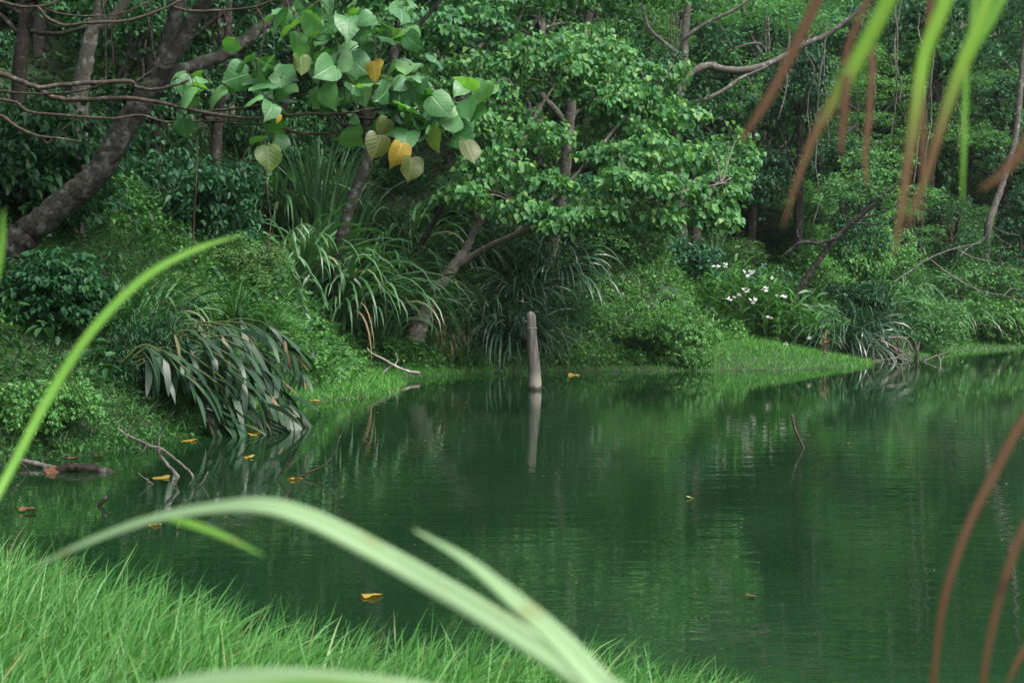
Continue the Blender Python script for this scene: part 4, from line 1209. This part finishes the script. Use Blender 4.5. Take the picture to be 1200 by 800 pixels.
mx = n('ShaderNodeMixRGB'); mx.inputs[2].default_value = (.23, .215, .165, 1); L(tide.outputs[0], mx.inputs[0]); L(r.outputs[0], mx.inputs[1])
b = n('ShaderNodeBsdfPrincipled'); b.inputs['Roughness'].default_value = .85; L(mx.outputs[0], b.inputs['Base Color'])
bp = n('ShaderNodeBump'); bp.inputs['Strength'].default_value = .5; bp.inputs['Distance'].default_value = .012; L(nz.outputs[0], bp.inputs['Height']); L(bp.outputs[0], b.inputs['Normal'])
o = n('ShaderNodeOutputMaterial'); L(b.outputs[0], o.inputs[0])
M['post'] = m
pb = P(627, 457, D)
post = thing('mooring_post', 'weathered grey round post standing in the pond with a pale tide mark', 'post', pb)
zz = [-.6, 0, .12, .35, .7, 1.0, 1.25, 1.42, 1.5, 1.56, 1.59]
rr_ = [.134, .134, .133, .128, .121, .113, .108, .106, .103, .083, .045]
pts = [pb + [(-.085 * z / 1.5) + (.01 * math.sin(z * 4)), 0, z] for z in zz]
MB().add(tube(pts, rr_, 20, 4, .02, rg)).build('shaft', M['post'], post, True)
p_ = pb + [-.085 * 1.27 / 1.5, 0, 1.27]
ring = [p_ + [.111 * math.cos(a), .111 * math.sin(a), .006 * math.sin(3 * a)] for a in np.linspace(0, 2 * math.pi, 17)]
MB().add(tube(ring, .006, 6, 2)).build('wire_band', M['dead'], post, True)
MB().add(tube([P(619, 377, D - .05), P(614, 376, D - .1), P(613, 371, D - .1)], [.012, .01, .008], 6)).build('hook', M['barkl'], post, True)

D = 2 * FPX / (525 - 342)
tag(MB().add(tube([P(943, 529, D), P(940, 521, D), P(934, 509, D), P(930, 497, D), P(928, 486, D)], [.020, .019, .018, .017, .019], 8, 6, .08, rg, .1)).build('water_stick', M['twig'], None, True),
    'short bent stick poking up from open water right of the post', 'stick')
# log with a dead leaf
D = 15.6
lb = P(85, 556, D)
lg = thing('fallen_log', 'dark wet log half sunk at the foot of the left bank', 'log', lb)
MB().add(tube([P(30, 566, D), P(58, 554, D), P(90, 548, D), P(118, 551, D), P(140, 557, D), P(149, 560, D)], [.05, .06, .055, .05, .03, .012], 10, 8, .09, rg, .1)).build('trunk', M['wet'], lg, True)
MB().add(tube([P(24, 540, D + .5), P(40, 543, D + .4), P(60, 548, D + .2), P(74, 551, D)], [.03, .034, .034, .025], 8, 6, .08, rg, .1)).build('branch', M['drift'], lg, True)
for rows_, w in [([(10, 528), (24, 542), (42, 560)], .012), ([(18, 535), (34, 552), (48, 562)], .014), ([(0, 560), (25, 556), (48, 556)], .014), ([(22, 548), (60, 566), (90, 572)], .006)]:
    MB().add(tube([P(a, b, D) for a, b in rows_], [w, w * .8, w * .5], 6, 5, 0, rg, .2)).build('branch', M['wet'], lg, True)


def flat_leaf(name, px, py, D, S, mat, label, az, tilt=.2, z=.012, cat='fallen leaf', group=None, spiky=False, pts=None):
    p = P(px, py, D) if pts is None else pts
    p = np.array([p[0], p[1], z if pts is None else p[2]])
    rg2 = np.random.default_rng(int(px * 7 + py))
    T = np.array([math.cos(az), math.sin(az), tilt]); N = np.array([rg2.normal(0, .15), rg2.normal(0, .15), 1])
    vf, uv = heart_leaf(rg2, p - T * S * .4, T, N, S)
    V, F = vf
    V = V.copy()
    V[:, 2] = np.maximum(V[:, 2], .004) if pts is None else V[:, 2]
    o = MB().add((V, F), uv).build(name, M[mat], None, True)
    return tag(o, label, cat, group)


wd = lambda py: 2 * FPX / (py - 342)
fl = [(435, 701, .14, 'yellow', 'large mottled yellow leaf floating on open water beyond the arching blade', 'floating'),
      (345, 562, .16, 'yellow', 'bright yellow leaf caught at the foot of the crooked twigs', 'floating'),
      (297, 510, .18, 'yellow', 'yellow leaf floating beside the dipping dark ginger leaves', 'floating'),
      (368, 472, .22, 'yellow', 'orange yellow leaf at the tip of the dark ginger leaves', 'floating'),
      (222, 517, .2, 'yellow', 'dull yellow leaf lying in the weeds at the left water edge', 'bank'),
      (187, 561, .19, 'yellow', 'tan yellow leaf floating among the dead twigs', 'floating'),
      (292, 537, .12, 'yellow', 'small pale leaf floating left of the thin upright twig', 'floating'),
      (181, 617, .10, 'yellow', 'tiny yellow leaf floating just behind the near grass', 'floating'),
      (808, 585, .07, 'pale', 'small pale yellow leaf alone on the open water at the right', 'floating'),
      (672, 440, .25, 'yellow', 'small yellow leaf at the far water edge right of the post', 'floating'),
      (1012, 427, .35, 'yellow', 'yellow leaf heap at the tip of the grassy spit', 'floating'),
      (86, 539, .13, 'brownleaf', 'orange brown leaf on the weedy bank above the log', 'bank'),
      (115, 538, .11, 'brownleaf', 'dull orange leaf right of the orange brown one on the bank', 'bank'),
      (33, 601, .15, 'brownleaf', 'rusty curled leaf floating behind the near grass at the left', 'floating'),
      (880, 702, .06, 'brownleaf', 'tiny brown leaf on rippled water in the right half', 'floating'),
      (382, 620, .07, 'brownleaf', 'tiny brown leaf floating right of the arching blade', 'floating')]
for px, py, S, mat, lab, gp_ in fl:
    D = wd(py)
    p = P(px, py, D)
    h_ = float(H(p[0], p[1]))
    flat_leaf('fallen_leaf', px, py, D, S, mat, lab, R.uniform(0, 6.28), R.uniform(-.05, .15), z=.02 + max(h_, 0))
flat_leaf('dead_leaf', 66, 560, 15.3, .2, 'brownleaf', 'large rusty brown dead leaf draped over the log', -.4, -.5, cat='dead leaf', pts=P(64, 553, 15.5))

# dead twigs standing in the water at the left
def branch_thing(name, label, cat, D, main, subs, mat, group=None):
    b_ = P(*main[0][0], D)
    o = thing(name, label, cat, b_, group)
    pts = [P(a, b, D) for a, b in main[0]]
    MB().add(tube(pts, list(np.linspace(main[1], main[2], len(pts))), 7, 6, .05, rg, .15)).build('stem', mat, o, True)
    stem_ = o.children[0]
    for rows_, w0, w1 in subs:
        pts = [P(a, b, D + rg.normal(0, .04)) for a, b in rows_]
        MB().add(tube(pts, list(np.linspace(w0, w1, len(pts))), 6, 6, .05, rg, .15)).build('twig', mat, stem_, True, off=b_)
    return o


branch_thing('dead_branch', 'forked dead branch sticking out of the water in front of the left bank', 'branch', 14.6,
             ([(198, 585), (204, 566), (208, 558), (198, 546), (190, 536), (182, 525), (168, 518), (150, 510), (138, 502)], .022, .009),
             [([(208, 558), (200, 550), (192, 540), (188, 528), (185, 522)], .012, .005), ([(185, 528), (188, 508), (194, 495), (204, 482)], .009, .003), ([(174, 522), (190, 526), (208, 540), (222, 552), (226, 562), (214, 575)], .015, .010),
              ([(200, 585), (186, 572), (172, 562), (162, 554)], .011, .005), ([(206, 582), (222, 572), (236, 566), (244, 552)], .012, .005), ([(172, 522), (166, 530), (154, 538)], .009, .004)], M['drift'])
branch_thing('crooked_twig', 'dark crooked twig curving up from the water beside the yellow leaf', 'twig', 15,
             ([(321, 573), (328, 556), (338, 540), (343, 520), (345, 505), (342, 490)], .013, .005), [], M['wet'])
branch_thing('bowed_twig', 'thin bowed twig rising right over the water from the yellow leaf', 'twig', 15.2,
             ([(348, 560), (362, 553), (380, 545), (392, 530), (398, 512), (405, 500), (416, 482), (424, 468), (421, 450)], .012, .004), [([(392, 530), (396, 520), (394, 505), (396, 496)], .005, .003)], M['twig'])
branch_thing('upright_twig', 'thin straight twig standing in the water left of the crooked one', 'twig', 15,
             ([(261, 575), (260, 545), (257, 520), (252, 505)], .006, .003), [], M['wet'])
branch_thing('snag', 'short black snag tip poking from the water right of the log', 'stick', wd(594), ([(117, 598), (116, 594), (124, 582)], .03, .022), [], M['wet'])
branch_thing('white_branch', 'bare bleached branch lying at the far shore left of the overhanging tree', 'branch', 32.2,
             ([(492, 437), (478, 435), (462, 428), (448, 420), (436, 414), (430, 408)], .035, .015), [([(462, 426), (452, 434), (444, 441)], .022, .02), ([(462, 428), (466, 422), (464, 414)], .012, .006)], M['dead'])
branch_thing('fallen_branch', 'long bare branch arching over the shrubs at the far right', 'branch', 46.5,
             ([(1048, 330), (1066, 318), (1085, 305), (1102, 297), (1120, 291), (1150, 284)], .030, .018),
             [([(1090, 304), (1108, 318), (1125, 329), (1142, 338), (1158, 343), (1176, 346), (1200, 355)], .024, .012), ([(1176, 346), (1186, 338), (1196, 340)], .02, .012), ([(1120, 291), (1136, 300), (1150, 304), (1168, 308)], .022, .01),
              ([(1125, 300), (1135, 290), (1150, 282), (1160, 268), (1158, 260)], .022, .012), ([(1160, 268), (1172, 280), (1190, 290)], .014, .006), ([(1158, 262), (1176, 272), (1196, 276)], .012, .006)], M['drift'])
# driftwood tangle at the right shore
dw = thing('driftwood_tangle', 'tangle of bleached roots and sticks at the water right of the grassy spit', 'driftwood', P(1045, 425, 40.8))
rg = np.random.default_rng(81)
for k in range(26):
    x = rg.uniform(1012, 1078)
    y0 = 426 + rg.uniform(-2, 3)
    h_ = rg.uniform(8, 34)
    x2 = x + rg.normal(0, 12)
    Dk = rg.uniform(40.2, 41.4)
    MB().add(tube([P(x, y0 + 3, Dk), P((x + x2) / 2 + rg.normal(0, 3), y0 - h_ * .5, Dk), P(x2, y0 - h_, Dk + .2)], [.026, .02, .008] if k % 3 else [.06, .05, .04], 6, 5, .06, rg, .2)).build('root', M['drift'] if k % 3 else M['barkd'], dw, True)
for rows_ in [[(1020, 424), (1050, 420), (1072, 424), (1086, 426)], [(1032, 400), (1050, 408), (1066, 422)], [(1040, 395), (1062, 398), (1072, 418)]]:
    MB().add(tube([P(a, b, 40.6) for a, b in rows_], list(np.linspace(.04, .015, len(rows_))), 6, 6, .05, rg, .2)).build('root', M['drift'], dw, True)
branch_thing('small_snag', 'thin pale forked snag standing in the water right of the driftwood', 'stick', wd(427), ([(1101, 430), (1102, 424), (1100, 417)], .025, .012), [([(1101, 424), (1106, 418)], .012, .008)], M['dead'])

# hanging vines behind the leaning trunk
for k, (px, y0, y1, D, lab) in enumerate([(122, -20, 95, 22, 'thin hanging vine just right of the pale forked trunk'), (133, -20, 75, 22.5, 'second hanging vine between forked tree and leaning trunk'),
                                          (170, -20, 60, 22, 'hanging vine close to the left side of the leaning trunk'), (178, -20, 85, 22.5, 'tangled hanging vine against the leaning trunk'), (228, 160, 330, 27, 'dark vine hanging down beside the tall dark shrub'), (312, 150, 372, 28, 'long dark vine hanging left of the tall grass')]):
    pts = [P(px + R.normal(0, 2.5), y, D + R.normal(0, .05)) for y in np.linspace(y0, y1, 7)]
    tag(MB().add(tube(pts, .014, 6, 5, .1, R, .3)).build('hanging_vine', M['twig'], None, True), lab, 'vine')

rg = np.random.default_rng(95)
for k in range(16):
    px = rg.uniform(880, 1200) if k < 11 else rg.uniform(450, 800)
    D = rg.uniform(46, 52)
    y0 = rg.uniform(-40, 120); y1 = y0 + rg.uniform(110, 260)
    sl = rg.normal(0, 14)
    nq = 7
    pts = [P(px + sl * f_ + rg.normal(0, 2.5), y0 + (y1 - y0) * f_, D + rg.normal(0, .1)) for f_ in np.linspace(0, 1, nq)]
    tag(MB().add(tube(pts, list(np.linspace(.028, .016, nq)), 6, 5, .1, rg, .4)).build('hanging_vine', M['barkl'], None, True), 'thin pale vine hanging down through the hillside forest', 'vine', 'pale vines of the hillside forest')
# floating specks
rg = np.random.default_rng(91)
n_ = 280
py = 342 + 2 * FPX / rg.uniform(9, 46, n_)
px = rg.uniform(420, 1200, n_)
pts = np.array([P(a, b, wd(b)) for a, b in zip(px, py)])
ok = sdist(pts[:, 0], pts[:, 1]) < -.4
pts = pts[ok]; pts[:, 2] = .006
az = rg.uniform(0, 6.28, len(pts))
T = np.column_stack([np.cos(az), np.sin(az), np.zeros(len(az))]); N = np.tile([0, 0, 1.0], (len(az), 1))
tag(MB().add(leaf_mesh(pts, T, N, rg.uniform(.02, .07, len(pts)) * (pts[:, 1] / 25), tmpl(.3, .3, .02))).build('floating_debris', M['tan']), 'pale specks of leaf litter scattered on the water', 'debris', kind='stuff')

# ------------------------------------------------------------------ trees of the hillside
def tree(k, px, D, s, label, group=None, dz=0):
    return KT[k].put(G(px, D) + [0, 0, dz], R.uniform(0, 6.28), s, label, group)


tree('feather', 880, 52, .95, 'light feathery tree behind the curved bare branch')
tree('feather2', 960, 55, 1.0, 'feathery pale green tree above the thin leaning tree')
tree('feather', 1080, 58, 1.05, 'feathery pale tree behind the hanging green leaf tips')
tree('broad2', 1020, 62, 1.1, 'bluish green broad tree in the upper right background')
tree('vine', 935, 50, .85, 'dark vine draped tree right of the curved bare branch')
tree('vine', 995, 48, .6, 'short vine draped tree behind the thin leaning tree')
tree('broad', 520, 46, 1.0, 'mid green tree behind the top of the light green crown')
tree('broad', 590, 48, 1.0, 'mid green tree right behind the light green crown')
tree('feather2', 760, 54, 1.0, 'yellowish feathery tree at the top behind the light crown')
tree('dark', 330, 42, 1.0, 'dark tree above the tall grass clumps')
tree('dark', 430, 44, 1.0, 'dark tree behind the slim spotted trunk')
tree('dark', 250, 36, .9, 'dark tree right of the leaning trunk')
tree('vine', 190, 33, .8, 'vine draped dark tree seen past the leaning trunk')
tree('dark', 20, 30, .9, 'dark tree at the far left behind the branches')
tree('broad2', 1170, 60, .9, 'bluish green tree at the upper right edge')
tree('dark', 1110, 53, .55, 'small dark tree in the shaded gap at the right')
tree('vine', 1200, 55, .6, 'short vine draped tree at the right edge')
tree('feather2', 1060, 52, .5, 'small feathery tree above the domed bush')

gl = {'broad': ('round green tree among the massed crowns of the hillside forest', 'green trees of the hillside forest'),
      'broad2': ('bluish green tree among the massed crowns of the hillside forest', 'bluish trees of the hillside forest'),
      'feather': ('feathery light green tree among the massed crowns of the hillside forest', 'feathery trees of the hillside forest'),
      'feather2': ('feathery light green tree among the massed crowns of the hillside forest', 'feathery trees of the hillside forest'),
      'dark': ('dark green tree among the massed crowns of the hillside forest', 'dark trees of the hillside forest'),
      'vine': ('vine draped tree among the massed crowns of the hillside forest', 'vine draped trees of the hillside forest')}
rg = np.random.default_rng(101)
taken = []
for k in range(9000):
    y = rg.uniform(38, 100); x = rg.uniform(-.40 * y - 3, .42 * y + 8)
    d_ = float(sdist(x, y))
    if d_ < 6.5 or any((x - a) ** 2 + (y - b) ** 2 < (2.4 + .016 * y) ** 2 for a, b in taken):
        continue
    taken.append((x, y))
    right = x / y > .1
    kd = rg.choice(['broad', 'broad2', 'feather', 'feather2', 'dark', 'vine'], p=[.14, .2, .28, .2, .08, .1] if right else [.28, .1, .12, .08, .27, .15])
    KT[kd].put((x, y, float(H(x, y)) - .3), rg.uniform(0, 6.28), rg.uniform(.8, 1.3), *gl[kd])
    if len(taken) > 230:
        break
# shrubs of the hillside
bl = {'vine': 'creeper', 'vine2': 'creeper', 'round': 'round', 'fine': 'feathery', 'dark': 'dark', 'dark2': 'dark'}
tk = []
for k in range(3000):
    y = rg.uniform(20, 66); x = rg.uniform(-.38 * y - 2, .38 * y + 2)
    d_ = float(sdist(x, y))
    if (3.5 < x < 11.5 and y < 46.5) or d_ < 3.2 + (1.5 if 24 < y < 40 else 0) or d_ > 20 or any((x - a) ** 2 + (y - b) ** 2 < 2.3 ** 2 for a, b in tk):
        continue
    tk.append((x, y))
    kd = rg.choice(list(bl), p=[.12, .1, .22, .2, .2, .16] if x > 2 else [.1, .1, .1, .1, .35, .25])
    s = rg.uniform(.9, 1.7)
    KB[kd].put((x, y, float(H(x, y)) - .1), rg.uniform(0, 6.28), (s, s, s * rg.uniform(.9, 1.5)), f'{bl[kd]} shrub in the understory of the forested hillside', f'{bl[kd]} shrubs of the hillside understory')
    if len(tk) > 110:
        break

# ------------------------------------------------------------------ foreground reeds
fb = np.array([.38, .62, float(H(.38, .62))])
rd = thing('reed_clump', 'blurred pale arching reed leaves rising into the lower middle close by', 'reeds', fb)
def fleaf(rows_, D, wpx, mat, parent, base=None, face=(0, -1, .4), fold=.2):
    pts = [P(r_[0], r_[1], r_[2] if len(r_) > 2 else D) for r_ in rows_]
    ws = [w * (r_[2] if len(r_) > 2 else D) / FPX for w, r_ in zip(wpx, rows_)]
    if base is not None:
        b0_ = np.array(base); pre = [b0_ * (1 - f_) + pts[0] * f_ for f_ in (0, .3, .55, .75, .9)]
        pts = pre + pts; ws = [ws[0] * .6] * 5 + ws
    vf, uv = ribbon(pts, ws, face, fold)
    MB().add(vf, uv).build('leaf', mat, parent, True)


fleaf([(760, 870, .86), (690, 800, .9), (610, 745, .92), (520, 690, .94), (430, 640, .96), (360, 606, .97), (305, 592, .98), (240, 596, 1.0), (170, 610, 1.02), (95, 638, 1.04), (38, 666, 1.06)], .9,
      [26, 28, 28, 27, 25, 23, 19, 12, 9, 7, 2], M['reed'], rd, fb)
fleaf([(180, 604, 1.02), (225, 614, 1.02), (262, 628, 1.02), (310, 651, 1.02)], .9, [3, 9, 7, 1], M['reedg'], rd)
fleaf([(740, 850, .84), (700, 800, .86), (650, 745, .88), (600, 700, .9), (545, 655, .92), (485, 620, .94)], .9, [34, 34, 28, 20, 11, 2], M['reed'], rd, fb)
fleaf([(640, 862, .72), (520, 824, .76), (420, 806, .78), (320, 797, .8), (230, 800, .82), (130, 820, .84)], .8, [40, 40, 34, 30, 22, 10], M['reed'], rd, fb)
fleaf([(560, 862, .7), (480, 827, .74), (400, 812, .76), (300, 810, .78), (160, 818, .8)], .8, [30, 30, 26, 22, 6], M['reedg'], rd, fb)
fb2 = np.array([-.75, .9, float(H(-.75, .9))])
rd2 = thing('arching_reed', 'slender green reed leaf bending up and right across the left side', 'reeds', fb2)
fleaf([(-60, 680, 1.3), (-20, 610, 1.32), (15, 545, 1.35), (60, 460, 1.38), (110, 385, 1.4), (170, 325, 1.42), (230, 292, 1.44), (288, 274, 1.46)], 1.4, [9, 10, 10, 11, 11, 10, 7, 1], M['reedg'], rd2, fb2, face=(.3, -1, .2))
fleaf([(-30, 380, 1.3), (-8, 330, 1.3), (2, 285, 1.3), (4, 245, 1.3)], 1.3, [12, 12, 8, 1], M['reedg'], rd2, fb2 + [-.02, .05, .02])
fleaf([(330, 900, 1.5), (345, 780, 1.5), (385, 640, 1.52), (402, 560, 1.55)], 1.5, [5, 5, 4, 1], M['reed'], rd2, fb2 + [.3, .3, 0]) if False else None

# hanging leaves, upper right: a tall cane beside the camera bends its leaf fan over the view
fb3 = np.array([.95, .95, float(H(.95, .95))])
cn = thing('cane_plant', 'tall cane whose half dead green and brown leaves hang blurred into the upper right', 'cane', fb3)
hub = P(1150, -330, 1.25)
MB().add(tube([fb3 - [0, 0, .1], fb3 + [.02, 0, .8], fb3 + [-.02, .1, 1.6], hub + [.2, 0, -.15], hub], [.016, .015, .013, .011, .008], 8, 8)).build('cane', M['cane'], cn, True)
def hang(rows_, wpx, mats, D):
    """hanging leaf, built of a green length and a dead brown tip where the photo shows both"""
    if len(rows_) == 2:
        rows_, wpx, mats = [rows_[0] + rows_[1][1:]], [wpx[0] + wpx[1][1:]], [M['reedh']]
    for (rws, ws), mt in zip(zip(rows_, wpx), mats):
        fleaf(rws, D, [w * .78 for w in ws], mt, cn, None, face=(.25, -1, .1), fold=.15)


h0 = [(1150, -330), (1085, -180)]
hang([[(1150, -330), (1040, -190), (985, -60), (958, 0), (925, 70), (897, 122), (868, 165)]], [[10, 14, 17, 17, 16, 14, 6]], [M['reedb']], 1.15)
hang([[(1150, -330), (1110, -170), (1062, -50), (1040, 2), (1005, 70), (972, 128), (955, 158)], [(955, 158), (940, 195), (928, 232), (917, 266)]], [[12, 20, 25, 26, 24, 18, 13], [12, 10, 7, 2]], [M['reedg'], M['reedb']], 1.1)
hang([[(1150, -330), (1140, -180), (1118, -50), (1108, 0), (1085, 60), (1076, 110), (1068, 165)], [(1068, 165), (1062, 205), (1056, 250), (1048, 300)]], [[12, 20, 24, 24, 22, 20, 17], [16, 14, 12, 3]], [M['reedg'], M['reedb']], 1.05)
hang([[(1150, -330), (1175, -180), (1168, -50), (1150, 20), (1130, 70), (1110, 125), (1095, 175), (1082, 215)], [(1082, 215), (1072, 240), (1062, 272)]], [[10, 18, 22, 22, 20, 17, 14, 11], [11, 9, 2]], [M['reedg'], M['reedb']], 1.1)
hang([[(1150, -330), (1190, -180), (1185, -40), (1166, 15), (1140, 60), (1118, 110), (1100, 165), (1085, 220)]], [[10, 14, 16, 16, 14, 12, 9, 2]], [M['reedg']], 1.2)
hang([[(1150, -330), (1100, -150), (1030, 20), (1022, 90), (1018, 140), (1014, 190), (1018, 220)]], [[6, 8, 9, 10, 10, 8, 2]], [M['reedb']], 1.35)
hang([[(1150, -330), (1090, -150), (1000, 40), (992, 100), (988, 150), (985, 182)]], [[6, 8, 10, 12, 11, 4]], [M['reedb']], 1.1)
hang([[(1150, -330), (1160, -150), (1140, 20), (1132, 100), (1130, 160), (1128, 235)]], [[6, 8, 8, 8, 8, 3]], [M['reedg']], 1.2)
hang([[(1150, -330), (1110, -150), (1090, 10), (1080, 100), (1082, 160), (1078, 262)]], [[6, 9, 10, 10, 9, 3]], [M['reedb']], 1.25)
hang([[(1300, -150), (1250, 60), (1215, 140), (1195, 180), (1170, 208), (1148, 222)]], [[10, 16, 18, 18, 12, 3]], [M['reedb']], .9)
# dead leaves hanging at the right edge
fb4 = np.array([.62, .82, float(H(.62, .82))])
dr = thing('dry_reed', 'dead rust brown reed leaves drooping down at the lower right edge', 'reeds', fb4)
fleaf([(1330, 380), (1260, 420), (1200, 492), (1165, 555), (1135, 615), (1112, 680), (1100, 740), (1092, 830), (1094, 900)], 1.15, [8, 10, 11, 11, 10, 9, 8, 7, 3], M['reedb'], dr, fb4 + [.25, .2, 1.3], face=(-.3, -1, .1))
fleaf([(1340, 470), (1260, 540), (1205, 610), (1180, 670), (1164, 730), (1152, 800), (1148, 880)], 1.05, [8, 9, 10, 9, 8, 7, 3], M['reedb'], dr, fb4 + [.25, .2, 1.25], face=(-.3, -1, .1))
fleaf([(1300, 660), (1240, 720), (1202, 760), (1180, 800)], 1.1, [8, 10, 9, 3], M['reedb'], dr, fb4 + [.25, .2, 1.1])
MB().add(tube([fb4, fb4 + [.1, .1, .7], fb4 + [.25, .2, 1.3]], [.012, .01, .006], 7)).build('cane', M['cane'], dr, True)

for k in list(KB.values()) + list(KC.values()) + list(KT.values()):
    if not k.used:
        for ch in list(k.root.children):
            bpy.data.objects.remove(ch)
        bpy.data.objects.remove(k.root)
